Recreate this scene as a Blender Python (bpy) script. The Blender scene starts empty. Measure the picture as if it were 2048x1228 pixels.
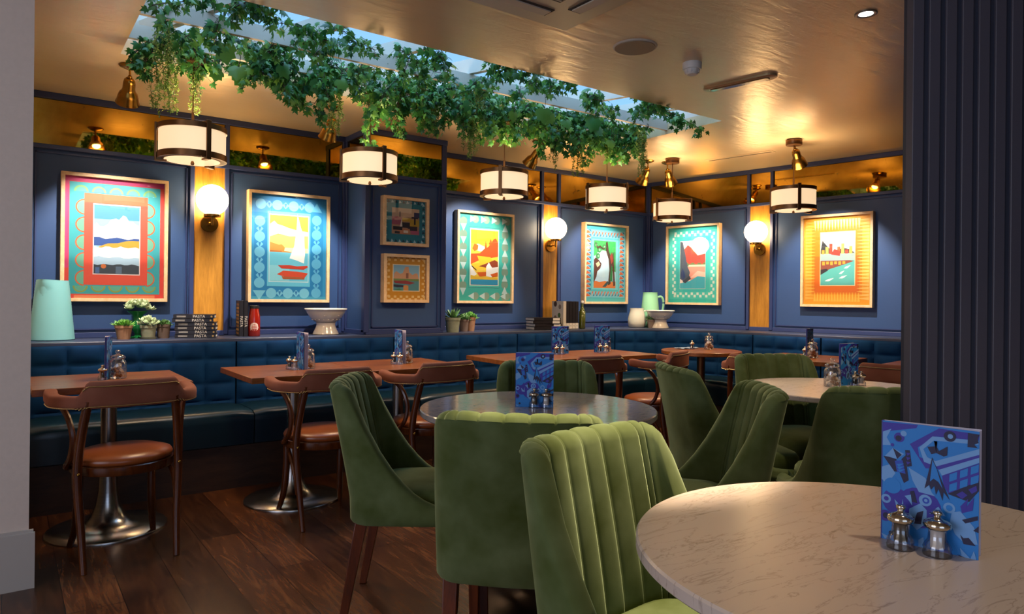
import bpy, bmesh, math, random
from mathutils import Matrix, Vector
from math import sin, cos, pi, radians as RAD
random.seed(7)
SC = bpy.context.scene
COL = SC.collection

# ------------------------------------------------------------------ camera
cam = bpy.data.cameras.new('camera')
cam.sensor_width = 36.0
cam.lens = 36.0 * 1391.72 / 2048
cam.shift_y = -20.08 / 2048
cam.clip_start = 0.05
co = bpy.data.objects.new('camera', cam); COL.objects.link(co)
CR = Vector((0.80818974, -0.58882894, 0.01047948)); CU = Vector((-0.00932461, 0.00499778, 0.99994404)); CF = Vector((0.58884836, 0.80824223, 0.00145144))
co.matrix_world = Matrix(((CR.x, CU.x, -CF.x, 0), (CR.y, CU.y, -CF.y, 0), (CR.z, CU.z, -CF.z, 1.16993), (0, 0, 0, 1)))
SC.camera = co

# ------------------------------------------------------------------ world, exposure
wd = bpy.data.worlds.new('world'); SC.world = wd; wd.use_nodes = True
bg = wd.node_tree.nodes['Background']
bg.inputs[0].default_value = (0.27, 0.56, 1.0, 1); bg.inputs[1].default_value = 0.85
SC.view_settings.view_transform = 'Standard'; SC.view_settings.look = 'None'
SC.view_settings.exposure = 0.5; SC.view_settings.gamma = 1.0
SC.view_settings.use_curve_mapping = False
SC.cycles.use_denoising = True
SC.cycles.max_bounces = 8; SC.cycles.diffuse_bounces = 4; SC.cycles.glossy_bounces = 4
SC.cycles.transmission_bounces = 6; SC.cycles.transparent_max_bounces = 12
SC.cycles.sample_clamp_indirect = 4.0; SC.cycles.caustics_reflective = False; SC.cycles.caustics_refractive = False

# ------------------------------------------------------------------ numbers of the room
CZ = 2.43            # ceiling
YA = 5.258           # far wall plane
PH = 0.1488          # the right wall turns away from square by this angle
C0 = Vector((5.65, YA, 0))
NB = Vector((cos(PH), sin(PH), 0)); DB = Vector((sin(PH), -cos(PH), 0))
def PB(s, off, z=0.0):
    p = C0 + DB * s - NB * off
    return Vector((p.x, p.y, z))
ROTB = math.atan2(DB.y, DB.x)      # local +x runs along the right wall towards the viewer

def link(o): COL.objects.link(o)
def area(name, loc, rot, sx, sy, power, col):
    l = bpy.data.lights.new(name, 'AREA'); l.shape = 'RECTANGLE'; l.size = sx; l.size_y = sy; l.energy = power; l.color = col
    o = bpy.data.objects.new(name, l); link(o); o.location = loc; o.rotation_euler = rot
    return o
WARM = (1.0, 0.68, 0.38)
SPOTC = (1.0, 0.91, 0.80)
# daylight: through the roof light and through the street windows behind the viewer
area('skylight_daylight', (2.25, 3.62, 3.5), (0, 0, 0), 3.4, 1.1, 45, (0.36, 0.64, 1.0))
area('window_daylight', (-1.0, -2.35, 1.5), (RAD(90), 0, RAD(0)), 2.8, 1.9, 12, (0.80, 0.82, 1.0))
area('window_daylight', (-2.85, 1.2, 1.5), (RAD(90), 0, RAD(-90)), 2.4, 1.9, 34, (0.86, 0.86, 1.0))

# ------------------------------------------------------------------ materials
def lin(h):
    h = h.lstrip('#'); r = []
    for i in (0, 2, 4):
        c = int(h[i:i + 2], 16) / 255; r.append(c / 12.92 if c <= .04045 else ((c + .055) / 1.055) ** 2.4)
    return (*r, 1)
MC = {}
def mat(h, rough=.6, metal=0, spec=.5, **k):
    key = (h, rough, metal, spec, tuple(sorted(k.items())))
    if key in MC: return MC[key]
    m = bpy.data.materials.new('paint'); m.use_nodes = True; b = m.node_tree.nodes['Principled BSDF']
    b.inputs['Base Color'].default_value = lin(h); b.inputs['Roughness'].default_value = rough
    b.inputs['Metallic'].default_value = metal; b.inputs['Specular IOR Level'].default_value = spec
    for n, v in k.items():
        nm = {'coat': 'Coat Weight', 'trans': 'Transmission Weight', 'ior': 'IOR', 'sheen': 'Sheen Weight', 'emis': 'Emission Strength'}[n]
        b.inputs[nm].default_value = v
        if n == 'sheen': b.inputs['Sheen Roughness'].default_value = .35
        if n == 'emis': b.inputs['Emission Color'].default_value = lin(h)
    MC[key] = m
    return m
class NT:
    def __init__(s, name, rough=.6, metal=0, spec=.5):
        s.m = bpy.data.materials.new(name); s.m.use_nodes = True; s.t = s.m.node_tree; s.b = s.t.nodes['Principled BSDF']
        s.b.inputs['Roughness'].default_value = rough; s.b.inputs['Metallic'].default_value = metal; s.b.inputs['Specular IOR Level'].default_value = spec
    def n(s, ty, **k):
        o = s.t.nodes.new(ty)
        for a, v in k.items():
            if a.startswith('i_'): o.inputs[a[2:].replace('_', ' ')].default_value = v
            else: setattr(o, a, v)
        return o
    def l(s, a, b): s.t.links.new(a, b)
    def coord(s, scale, rot=(0, 0, 0), obj=True):
        t = s.n('ShaderNodeTexCoord'); mp = s.n('ShaderNodeMapping'); mp.inputs['Scale'].default_value = scale; mp.inputs['Rotation'].default_value = rot
        s.l(t.outputs['Object' if obj else 'Generated'], mp.inputs[0]); return mp.outputs[0]
    def noise(s, vec, scale, detail=4, rough=.5, dist=0):
        o = s.n('ShaderNodeTexNoise'); o.inputs['Scale'].default_value = scale; o.inputs['Detail'].default_value = detail
        o.inputs['Roughness'].default_value = rough; o.inputs['Distortion'].default_value = dist; s.l(vec, o.inputs['Vector']); return o.outputs[0]
    def ramp(s, fac, stops):
        o = s.n('ShaderNodeValToRGB'); e = o.color_ramp.elements
        while len(e) < len(stops): e.new(.5)
        for i, (p, c) in enumerate(stops): e[i].position = p; e[i].color = lin(c) if isinstance(c, str) else c
        s.l(fac, o.inputs[0]); return o.outputs[0]
    def mix(s, fac, a, b, mode='MIX'):
        o = s.n('ShaderNodeMix', data_type='RGBA', blend_type=mode)
        for sock, v in ((o.inputs[0], fac), (o.inputs[6], a), (o.inputs[7], b)):
            if hasattr(v, 'links'): s.l(v, sock)
            else: sock.default_value = lin(v) if isinstance(v, str) else v
        return o.outputs[2]
    def bump(s, h, st=.2, d=.01):
        o = s.n('ShaderNodeBump'); o.inputs['Strength'].default_value = st; o.inputs['Distance'].default_value = d
        s.l(h, o.inputs['Height']); s.l(o.outputs[0], s.b.inputs['Normal'])
    def base(s, c): s.l(c, s.b.inputs['Base Color'])

def wood(name, dark, light, scale=(1, 1, 1), rough=.4, fig=9, rot=(0, 0, 0)):
    q = NT(name, rough); v = q.coord(scale, rot)
    n1 = q.noise(v, fig, 5, .6, .6); n2 = q.noise(v, fig * 7, 3, .6)
    c = q.ramp(n1, [(.3, dark), (.7, light)]); c2 = q.mix(.25, c, q.ramp(n2, [(.35, dark), (.65, light)]))
    q.base(c2); q.bump(n2, .08, .002); return q.m
def velvet(name, c, tint, sheen=.6):
    q = NT(name, .85, 0, .15); v = q.coord((1, 1, 1)); n = q.noise(v, 9, 3, .5); n2 = q.noise(v, 700, 1)
    q.base(q.mix(q.ramp(n, [(.3, (0, 0, 0, 1)), (.75, (.16, .16, .16, 1))]), c, tint))
    q.b.inputs['Sheen Weight'].default_value = sheen; q.b.inputs['Sheen Roughness'].default_value = .38; q.b.inputs['Sheen Tint'].default_value = lin(tint)
    q.bump(n2, .12, .001); return q.m
def glass_mat(name='glass', fac=.10, tint=(1, 1, 1, 1)):
    m = bpy.data.materials.new(name); m.use_nodes = True; t = m.node_tree; t.nodes.remove(t.nodes['Principled BSDF'])
    g = t.nodes.new('ShaderNodeBsdfGlossy'); g.inputs['Roughness'].default_value = .01; tr = t.nodes.new('ShaderNodeBsdfTransparent'); tr.inputs[0].default_value = tint
    mx = t.nodes.new('ShaderNodeMixShader'); lw = t.nodes.new('ShaderNodeLayerWeight'); lw.inputs[0].default_value = .25
    ad = t.nodes.new('ShaderNodeMath'); ad.operation = 'MULTIPLY_ADD'; ad.inputs[1].default_value = .5; ad.inputs[2].default_value = fac * .5
    t.links.new(lw.outputs['Fresnel'], ad.inputs[0]); t.links.new(ad.outputs[0], mx.inputs[0]); t.links.new(tr.outputs[0], mx.inputs[1]); t.links.new(g.outputs[0], mx.inputs[2])
    t.links.new(mx.outputs[0], t.nodes['Material Output'].inputs[0]); return m
def emis(name, c, st):
    m = bpy.data.materials.new(name); m.use_nodes = True; b = m.node_tree.nodes['Principled BSDF']
    b.inputs['Base Color'].default_value = lin(c); b.inputs['Emission Color'].default_value = lin(c); b.inputs['Emission Strength'].default_value = st
    b.inputs['Roughness'].default_value = .5; return m

M = {}
q = NT('wall_paint', .42, 0, .4); v = q.coord((1, 1, 1)); q.base(q.mix(q.noise(v, 2.2, 3), '#2f4772', '#344e7a')); q.bump(q.noise(v, 160, 2), .05, .002); M['wall'] = q.m
q = NT('trim_paint', .38, 0, .5); v = q.coord((1, 1, 1)); q.base(q.mix(q.noise(v, 3, 2), '#2a3560', '#313f6a')); M['trim'] = q.m
q = NT('ceiling_paint', .33, .4, .55); v = q.coord((1, 1, 1)); n = q.noise(v, 1.6, 4, .55); q.base(q.mix(n, '#d9be94', '#ebd4ab'))
n2 = q.noise(q.coord((1, 4, 1)), 4, 4, .6, .6); q.bump(n2, .30, .012); M['ceil'] = q.m
q = NT('cream_wall', .7); v = q.coord((1, 1, 1)); q.base(q.mix(q.noise(v, 60, 2), '#d6c4b4', '#e0cdbd')); M['cream'] = q.m
M['creamtrim'] = mat('#b9b0a6', .4)
M['skybeam'] = mat('#d8cfc0', .5)
# floor boards run away from the viewer towards the far wall
q = NT('oak_floor', .27, 0, .5); v = q.coord((1, 1, 1), (0, 0, RAD(90)))
br = q.n('ShaderNodeTexBrick'); br.offset = .37; br.inputs['Scale'].default_value = 1; br.inputs['Brick Width'].default_value = 1.5; br.inputs['Row Height'].default_value = .19
br.inputs['Mortar Size'].default_value = .0016; br.inputs['Color1'].default_value = (.1, .1, .1, 1); br.inputs['Color2'].default_value = (.9, .9, .9, 1); br.inputs['Mortar'].default_value = (0, 0, 0, 1); br.inputs['Bias'].default_value = 0
q.l(v, br.inputs['Vector'])
v2 = q.coord((9, 1, 1)); n = q.noise(v2, 2.2, 6, .6, 2.2); n2 = q.noise(v2, 16, 5, .7, .5)
c = q.mix(.22, q.ramp(n, [(.3, '#3a1f10'), (.5, '#683b20'), (.7, '#8c5831')]), q.ramp(n2, [(.35, '#3a2012'), (.65, '#84532f')]))
c = q.mix(1.0, c, q.mix(br.outputs['Color'], '#8a8480', '#ffffff'), 'MULTIPLY'); c = q.mix(br.outputs['Fac'], c, '#0b0604'); q.base(c); q.bump(n2, .10, .003); M['floor'] = q.m
M['oakpanel'] = wood('oak_panel', '#8a5a1a', '#c58a34', (9, 9, .9), .38, 2.6)
M['tabletop'] = wood('table_oak', '#643415', '#a4622e', (1.2, 11, 6), .28, 2.6)
M['ledgewood'] = wood('plinth_oak', '#2e1d14', '#4a3021', (1.5, 1.5, 8), .5, 3)
M['bent'] = wood('bent_beech', '#371708', '#63300f', (8, 8, 1.2), .22, 4)
M['darkleg'] = wood('walnut_leg', '#3a170a', '#6a3014', (8, 8, 1), .3, 4)
M['green'] = velvet('green_velvet', '#404a1d', '#b4c294', .8)
M['rust'] = velvet('rust_velvet', '#7a4532', '#c08a70', .55)
M['navy'] = velvet('blue_velvet', '#052c56', '#1766a6', .45)
q = NT('tan_leather', .33, 0, .5); v = q.coord((1, 1, 1)); q.base(q.mix(q.noise(v, 7, 3), '#7a3a14', '#974e20')); q.bump(q.noise(v, 300, 2), .06, .001); M['tan'] = q.m
q = NT('teal_leather', .30, 0, .55); v = q.coord((1, 1, 1)); q.base(q.mix(q.noise(v, 5, 3), '#062230', '#0b2f40')); q.bump(q.noise(v, 14, 4, .6), .10, .01); M['teal_leather'] = q.m
q = NT('brass', .27, 1); v = q.coord((1, 1, 1)); q.base(q.mix(q.noise(v, 30, 3), '#7d5a22', '#a67c38')); M['brass'] = q.m
q = NT('dark_bronze', .36, 1); v = q.coord((1, 1, 1)); q.base(q.mix(q.noise(v, 12, 3), '#6a4930', '#8c6440')); M['bronze'] = q.m
q = NT('brushed_steel', .24, 1); v = q.coord((1, 1, 40)); q.base(q.mix(q.noise(v, 5, 3), '#8d8a88', '#b4b0ac')); M['steel'] = q.m
M['chrome'] = mat('#c9bfae', .10, 1)
M['darkmetal'] = mat('#2a1d15', .38, .7)
def marble(name, a, b, vein, sc=2.0, rough=.12):
    q = NT(name, rough, 0, .5); v = q.coord((1, 1, 1)); w = q.noise(v, 1.7, 5, .6)
    mp = q.n('ShaderNodeMapping'); mp.inputs['Scale'].default_value = (1, 4.5, 1); mp.inputs['Rotation'].default_value = (0, 0, .35)
    tc = q.n('ShaderNodeTexCoord'); q.l(tc.outputs['Object'], mp.inputs[0])
    n = q.noise(mp.outputs[0], 3.6 * sc, 8, .68, .35); n2 = q.noise(mp.outputs[0], 1.6 * sc, 6, .6, 1.1)
    ve = q.ramp(n, [(.0, (0, 0, 0, 1)), (.60, (0, 0, 0, 1)), (.70, (.75, .75, .75, 1))])
    th = q.ramp(n2, [(.485, (0, 0, 0, 1)), (.5, (.45, .45, .45, 1)), (.515, (0, 0, 0, 1))])
    c = q.mix(w, a, b); c = q.mix(ve, c, vein); c = q.mix(th, c, vein); q.base(c); return q.m
M['marble_warm'] = marble('warm_marble', '#b8a698', '#c9b8a9', '#6d5a4e', 2.4, .27)
M['marble_grey'] = marble('grey_marble', '#8f8580', '#9c918a', '#37322f', 3.0)
# foxed gold mirror
q = NT('antique_mirror', .035, 1); v = q.coord((1, 1, 1)); n = q.noise(v, 2.2, 5, .6, .5); n2 = q.noise(v, 9, 6, .7, .8); n3 = q.noise(v, 1.0, 3)
c = q.ramp(n, [(.3, '#8f6c1e'), (.6, '#b98f3a')]); sp = q.ramp(n2, [(.63, (0, 0, 0, 1)), (.70, (.8, .8, .8, 1))]); c = q.mix(sp, c, '#6a5530'); q.base(c)
rg = q.n('ShaderNodeMath', operation='MULTIPLY_ADD'); q.l(sp, rg.inputs[0]); rg.inputs[1].default_value = .35; rg.inputs[2].default_value = .03; q.l(rg.outputs[0], q.b.inputs['Roughness']); M['mirror'] = q.m
M['slat'] = mat('#4c4852', .5)
M['white'] = mat('#d5d0c8', .45)
M['offwhite'] = mat('#bfb3a2', .5)
M['ceramic'] = mat('#cfc8bd', .18, coat=.6)
M['glass'] = glass_mat()
M['acrylic'] = glass_mat('acrylic', .30, (.93, .93, .95, 1))
M['jarglass'] = glass_mat('jar_glass', .34, (.96, .96, .96, 1))
M['globe'] = emis('lit_globe', '#ffd9a0', 20)
M['shade'] = emis('lit_shade', '#ffdcae', .62)
M['diff'] = emis('lit_diffuser', '#ffdcaa', .75)
M['bulb'] = emis('lit_bulb', '#fff2dc', 30)
M['paper'] = mat('#d9d2e0', .6)

# ------------------------------------------------------------------ mesh builder
class MB:
    def __init__(s): s.v = []; s.f = []; s.mi = []; s.T = Matrix.Identity(4)
    def add(s, vs, fs, m=0):
        b = len(s.v); s.v += [tuple(s.T @ Vector(p)) for p in vs]
        for f in fs: s.f.append([b + i for i in f]); s.mi.append(m)
    def box(s, c, d, m=0, rz=0, ch=0):
        x, y, z = [a / 2 for a in d]
        R = Matrix.Rotation(rz, 3, 'Z'); c = Vector(c)
        if ch <= 0:
            vs = [c + R @ Vector((i * x, j * y, k * z)) for i in (-1, 1) for j in (-1, 1) for k in (-1, 1)]
            s.add(vs, [(0, 1, 3, 2), (4, 6, 7, 5), (0, 4, 5, 1), (2, 3, 7, 6), (0, 2, 6, 4), (1, 5, 7, 3)], m)
        else:
            pts = [(-x + ch, -y), (x - ch, -y), (x, -y + ch), (x, y - ch), (x - ch, y), (-x + ch, y), (-x, y - ch), (-x, -y + ch)]
            rings = []
            for zz, k in ((-z, ch), (-z + ch, 0), (z - ch, 0), (z, ch)):
                rings.append([c + R @ Vector((px * (1 - k / x), py * (1 - k / y), zz)) for px, py in pts])
            s.loft(rings, m, True, True, True)
    def loft(s, rings, m=0, closed=True, cap0=False, cap1=False):
        n = len(rings[0]); vs = [p for r in rings for p in r]; fs = []
        for i in range(len(rings) - 1):
            for j in range(n if closed else n - 1):
                a = i * n + j; b = i * n + (j + 1) % n; fs.append((a, b, b + n, a + n))
        if cap0: fs.append(tuple(range(n))[::-1])
        if cap1: fs.append(tuple((len(rings) - 1) * n + i for i in range(n)))
        s.add(vs, fs, m)
    def lathe(s, prof, n=24, c=(0, 0, 0), m=0, axis=None, squash=1):
        c = Vector(c); rot = Vector((0, 0, 1)).rotation_difference(Vector(axis)).to_matrix() if axis is not None else Matrix.Identity(3)
        rings = []
        for r, z in prof:
            r = max(r, 1e-5); rings.append([c + rot @ Vector((r * cos(2 * pi * j / n), r * squash * sin(2 * pi * j / n), z)) for j in range(n)])
        s.loft(rings, m, True, prof[0][0] > 1e-4, prof[-1][0] > 1e-4)
    def tube(s, pts, r, n=8, m=0, cap=True, rz=None):
        pts = [Vector(p) for p in pts]; L = len(pts); rr = r if isinstance(r, (list, tuple)) else [r] * L
        rings = []; up = Vector((0, 0, 1)); t0 = (pts[1] - pts[0]).normalized()
        if abs(t0.z) > .95: up = Vector((0, 1, 0))
        nx = t0.cross(up).normalized()
        for i, p in enumerate(pts):
            t = (pts[min(i + 1, L - 1)] - pts[max(i - 1, 0)]).normalized()
            if rz is not None: nx = t.cross(Vector((0, 0, 1))).normalized()
            else: nx = (nx - t * nx.dot(t)).normalized()
            ny = t.cross(nx); q = rz[i] if rz else rr[i]
            rings.append([p + nx * rr[i] * cos(2 * pi * j / n) + ny * q * sin(2 * pi * j / n) for j in range(n)])
        s.loft(rings, m, True, cap, cap)
    def prism(s, poly, z0, z1, m=0):
        s.loft([[(x, y, z0) for x, y in poly], [(x, y, z1) for x, y in poly]], m, True, True, True)
    def grid(s, fn, nu, nv, m=0):
        vs = [fn(i / nu, j / nv) for i in range(nu + 1) for j in range(nv + 1)]
        s.add(vs, [(i * (nv + 1) + j, (i + 1) * (nv + 1) + j, (i + 1) * (nv + 1) + j + 1, i * (nv + 1) + j + 1) for i in range(nu) for j in range(nv)], m)
    def sphere(s, c, r, m=0, n=12, k=8, sq=1):
        s.lathe([(r * sin(pi * i / k), -r * sq * cos(pi * i / k)) for i in range(k + 1)], n, c, m)
    def build(s, name, mats, parent=None, loc=None, rz=0, sharp=38, bevel=0, flip=False, recalc=True):
        me = bpy.data.meshes.new(name); me.from_pydata(s.v, [], s.f)
        for x in (mats if isinstance(mats, (list, tuple)) else [mats]): me.materials.append(x)
        me.polygons.foreach_set('material_index', s.mi)
        if recalc:
            bm = bmesh.new(); bm.from_mesh(me); bmesh.ops.recalc_face_normals(bm, faces=bm.faces); bm.to_mesh(me); bm.free()
        me.shade_smooth(); me.set_sharp_from_angle(angle=RAD(sharp)); me.update()
        o = bpy.data.objects.new(name, me); link(o)
        if parent: o.parent = parent
        if loc is not None: o.location = loc
        o.rotation_euler[2] = rz
        if bevel:
            b = o.modifiers.new('bevel', 'BEVEL'); b.width = bevel; b.segments = 2; b.limit_method = 'ANGLE'
        return o
def thing(name, label, cat, loc=(0, 0, 0), rz=0, group=None):
    o = bpy.data.objects.new(name, None); link(o); o.location = loc; o.rotation_euler = (0, 0, rz); o.empty_display_size = .05
    return tag(o, label, cat, group)
def tag(o, label, cat, group=None, kind=None):
    o['label'] = label; o['category'] = cat
    if group: o['group'] = group
    if kind: o['kind'] = kind
    return o
def struct(o):
    o['kind'] = 'structure'; return o
def kids(o): return [c for c in COL.objects if c.parent == o]
def dup(root, label, loc=None, rz=None, group=None):
    r = root.copy(); link(r)
    if loc is not None: r.location = loc
    if rz is not None: r.rotation_euler = (0, 0, rz)
    r['label'] = label
    if group: r['group'] = group
    for c in kids(root):
        d = c.copy(); link(d); d.parent = r
        for g in kids(c):
            e = g.copy(); link(e); e.parent = d
    return r
def smoothpath(pts, n=6):
    pts = [Vector(p) for p in pts]; out = []
    for i in range(len(pts) - 1):
        p0 = pts[max(i - 1, 0)]; p1 = pts[i]; p2 = pts[i + 1]; p3 = pts[min(i + 2, len(pts) - 1)]
        for k in range(n):
            t = k / n; out.append(.5 * ((2 * p1) + (p2 - p0) * t + (2 * p0 - 5 * p1 + 4 * p2 - p3) * t * t + (3 * p1 - p0 - 3 * p2 + p3) * t ** 3))
    out.append(pts[-1]); return out
def interp(tab, x):
    if x <= tab[0][0]: return tab[0][1]
    for (a, b), (c, d) in zip(tab, tab[1:]):
        if x <= c: return b + (d - b) * (x - a) / (c - a)
    return tab[-1][1]
def text_mesh(txt, size, name, m, parent, loc, rot, sx=1.0, ext=.0004, align='CENTER'):
    cu = bpy.data.curves.new(name, 'FONT'); cu.body = txt; cu.size = size; cu.extrude = ext; cu.align_x = align; cu.align_y = 'CENTER'
    o = bpy.data.objects.new(name, cu); link(o)
    me = bpy.data.meshes.new_from_object(o.evaluated_get(bpy.context.evaluated_depsgraph_get()))
    bpy.data.objects.remove(o); me.materials.clear(); me.materials.append(m)
    for v in me.vertices: v.co.x *= sx
    r = bpy.data.objects.new(name, me); link(r); r.parent = parent; r.location = loc; r.rotation_euler = rot
    return r
# ================================================================== the room
b = MB(); b.box((1.6, .9, -.05), (10.4, 9.4, .1)); struct(b.build('floor', M['floor']))
SX0, SX1, SY0, SY1 = .478, 4.06, 3.09, 4.17      # roof light opening
b = MB()
for x0, x1, y0, y1 in ((-3.6, 6.9, -3.6, SY0), (-3.6, 6.9, SY1, YA + .3), (-3.6, SX0, SY0, SY1), (SX1, 6.9, SY0, SY1)):
    b.box(((x0 + x1) / 2, (y0 + y1) / 2, CZ + .04), (x1 - x0, y1 - y0, .08))
struct(b.build('ceiling', M['ceil']))
b = MB()
for (cx, cy, dx, dy) in ((SX0 - .03, (SY0 + SY1) / 2, .06, SY1 - SY0 + .12), (SX1 + .03, (SY0 + SY1) / 2, .06, SY1 - SY0 + .12), ((SX0 + SX1) / 2, SY0 - .03, SX1 - SX0, .06), ((SX0 + SX1) / 2, SY1 + .03, SX1 - SX0, .06)):
    b.box((cx, cy, CZ + .08 + .10), (dx, dy, .2))
struct(b.build('trim_1', M['skybeam']))
# lattice of beams in the roof light
b = MB()
for y in (3.60, 3.97): b.box(((SX0 + SX1) / 2, y, CZ + .065), (SX1 - SX0, .026, .075))
for i in range(7):
    x = SX0 + .30 + i * .50; b.box((x, (SY0 + SY1) / 2, CZ + .15), (.035, SY1 - SY0 + .1, .09), 0, .35)
struct(b.build('trim_0', M['skybeam']))
b = MB(); b.box((1.02, YA + .1, CZ / 2), (2 * 4.9, .2, CZ)); struct(b.build('wall_far', M['wall']))
b = MB(); p = PB(3.6, -.1); b.box((p.x, p.y, CZ / 2), (8.2, .2, CZ), 0, ROTB); struct(b.build('wall_right', M['wall']))
# cream pier at the left edge
b = MB(); b.box((-1.76, 3.36 + .95, CZ / 2), (3.69, 1.9, CZ)); struct(b.build('wall_left', M['cream']))
b = MB(); b.box((-1.76, 3.36 - .009, .11), (3.69 + .04, .018, .22)); b.box((-1.76, 3.36 - .006, .225), (3.69 + .03, .012, .012))
struct(b.build('baseboard_left', M['creamtrim']))
# unseen walls behind the viewer, with the street windows
def wall_with_hole(name, fixed, axis, a0, a1, h0, h1, z0, z1):
    b = MB()
    for u0, u1, w0, w1 in ((a0, h0, 0, CZ), (h1, a1, 0, CZ), (h0, h1, 0, z0), (h0, h1, z1, CZ)):
        c = ((u0 + u1) / 2, fixed, (w0 + w1) / 2) if axis == 'x' else (fixed, (u0 + u1) / 2, (w0 + w1) / 2)
        d = (u1 - u0, .15, w1 - w0) if axis == 'x' else (.15, u1 - u0, w1 - w0)
        b.box(c, d)
    struct(b.build(name, M['cream']))
wall_with_hole('wall_back', -2.5, 'x', -3.2, 7.0, -2.5, .5, .5, 2.3)
wall_with_hole('wall_side', -3.0, 'y', -2.6, 3.4, 0, 2.4, .5, 2.3)
for n, (c, ax) in enumerate((((-1.0, -2.5), 'x'), ((-3.0, 1.2), 'y')), 1):
    b = MB(); L = 3.0 if ax == 'x' else 2.4
    for k in range(4):
        u = -L / 2 + k * L / 3; b.box((c[0] + (u if ax == 'x' else 0), c[1] + (0 if ax == 'x' else u), 1.4), (.05, .05, 1.8))
    for z in (.52, 1.4, 2.28): b.box((c[0], c[1], z), (L, .05, .04) if ax == 'x' else (.05, L, .04))
    struct(b.build('window_%d' % n, M['creamtrim']))
# wall mouldings: top rail, mirror rail, skirting, uprights
ZT, ZR0, ZR1, ZB = 2.425, 2.075, 2.103, .91
tn = [2]
def tr(boxes, m='trim', bev=.003):
    b = MB()
    for a in boxes: b.box(*a)
    struct(b.build('trim_%d' % tn[0], M[m], bevel=bev)); tn[0] += 1
def Abox(x0, x1, z0, z1, d=.022, y=YA): return (((x0 + x1) / 2, y - d / 2, (z0 + z1) / 2), (x1 - x0, d, z1 - z0))
def Bbox(s0, s1, z0, z1, d=.022):
    p = PB((s0 + s1) / 2, d / 2); return ((p.x, p.y, (z0 + z1) / 2), (s1 - s0, d, z1 - z0), 0, ROTB)
BXa, BXb, BY = 2.185, 2.852, 4.866            # boxed-out pier on the far wall
def Cbox(x0, x1, z0, z1, d=.018): return Abox(x0, x1, z0, z1, d, BY)
def Sbox(y0, y1, z0, z1, d=.018): return ((BXa - d / 2, (y0 + y1) / 2, (z0 + z1) / 2), (d, y1 - y0, z1 - z0))
b = MB(); b.box(((BXa + BXb) / 2, (BY + YA) / 2 + .01, CZ / 2 + .441), (BXb - BXa, YA - BY + .02, CZ - .882)); struct(b.build('wall_pier', M['wall']))
for lo, hi in ((ZT - .035, CZ),): tr([Abox(.08, BXa, lo, hi, .03), Abox(BXb, 5.65, lo, hi, .03), Bbox(0, 6, lo, hi, .03), Cbox(BXa - .02, BXb + .02, lo, hi, .025), Sbox(BY, YA, lo, hi, .02)])
tr([Abox(.08, BXa, ZR0, ZR1, .03), Abox(BXb, 5.65, ZR0, ZR1, .03), Bbox(0, 6, ZR0, ZR1, .03), Cbox(BXa - .02, BXb + .02, ZR0, ZR1, .025), Sbox(BY, YA, ZR0, ZR1, .02)])
tr([Abox(.08, BXa, .882, .918, .02), Abox(BXb, 5.65, .882, .918, .02), Bbox(0, 6, .882, .918, .02), Cbox(BXa, BXb, .882, .925, .016), Sbox(BY, YA, .882, .918, .016)])
up = [Abox(x, x + .03, .89, ZT, .028) for x in (.10, 1.033, 1.264, 2.150, BXb + .002, 4.150, 4.362, 5.61)]
up += [Bbox(x, x + .03, .89, ZT, .028) for x in (.015, 1.157, 1.390, 3.2)]
up += [Cbox(BXa - .018, BXa + .022, .9, ZT), Cbox(BXb - .024, BXb + .018, .9, ZT), Sbox(BY, BY + .04, .9, ZT, .016), Sbox(YA - .05, YA, .9, ZT, .016)]
for x in up: tr([x])
# thin inner beads of the panels
def bead(a, b_, z0, z1, fn):
    w = .008; return [fn(a, b_, z1 - w, z1, .012), fn(a, b_, z0, z0 + w, .012), fn(a, a + w, z0, z1, .012), fn(b_ - w, b_, z0, z1, .012)]
for a, b_, fn in ((.145, 1.02, Abox), (1.31, 2.13, Abox), (2.90, 4.135, Abox), (4.41, 5.59, Abox), (.06, 1.14, Bbox), (1.44, 3.18, Bbox), (BXa + .045, BXb - .047, Cbox)):
    tr(bead(a, b_, .935, 2.058, fn), bev=0)
# oak wall panels behind the globe lamps
tr([Abox(1.063, 1.264, .918, ZR0, .012)], 'oakpanel', 0); tr([Abox(4.180, 4.362, .918, ZR0, .012)], 'oakpanel', 0); tr([Bbox(1.187, 1.390, .918, ZR0, .012)], 'oakpanel', 0)
# antique mirror strips
def mirror(lbl, bx):
    b = MB(); b.box(*bx); tag(b.build('mirror_panel', M['mirror'], bevel=.003), lbl, 'mirror', 'antiqued gold mirror strips under the ceiling')
Z0, Z1 = ZR1 - .002, ZT - .034
mirror('foxed antique mirror strip above the red-framed cloud print', Abox(.13, 1.033, Z0, Z1, .010))
mirror('short antique mirror above the leftmost oak panel and globe lamp', Abox(1.063, 1.264, Z0, Z1, .010))
mirror('antique mirror strip above the sailing boat print', Abox(1.294, 2.15, Z0, Z1, .010))
mirror('narrow side mirror on the return of the boxed pier', ((BXa - .004, (BY + YA) / 2, (Z0 + Z1) / 2), (.008, YA - BY - .09, Z1 - Z0)))
mirror('antique mirror on the front of the boxed pier above the two small prints', Cbox(BXa + .022, BXb - .024, Z0, Z1, .008))
mirror('antique mirror strip above the print of red hills and white cottage', Abox(2.884, 4.15, Z0, Z1, .010))
mirror('short antique mirror above the middle oak panel', Abox(4.18, 4.362, Z0, Z1, .010))
mirror('antique mirror left of the room corner above the tree print', Abox(4.392, 5.61, Z0, Z1, .010))
mirror('antique mirror right of the room corner above the red mountain print', Bbox(.045, 1.157, Z0, Z1, .010))
mirror('short antique mirror above the rightmost oak panel', Bbox(1.187, 1.39, Z0, Z1, .010))
mirror('antique mirror strip above the orange framed harbour print', Bbox(1.42, 3.2, Z0, Z1, .010))

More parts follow.
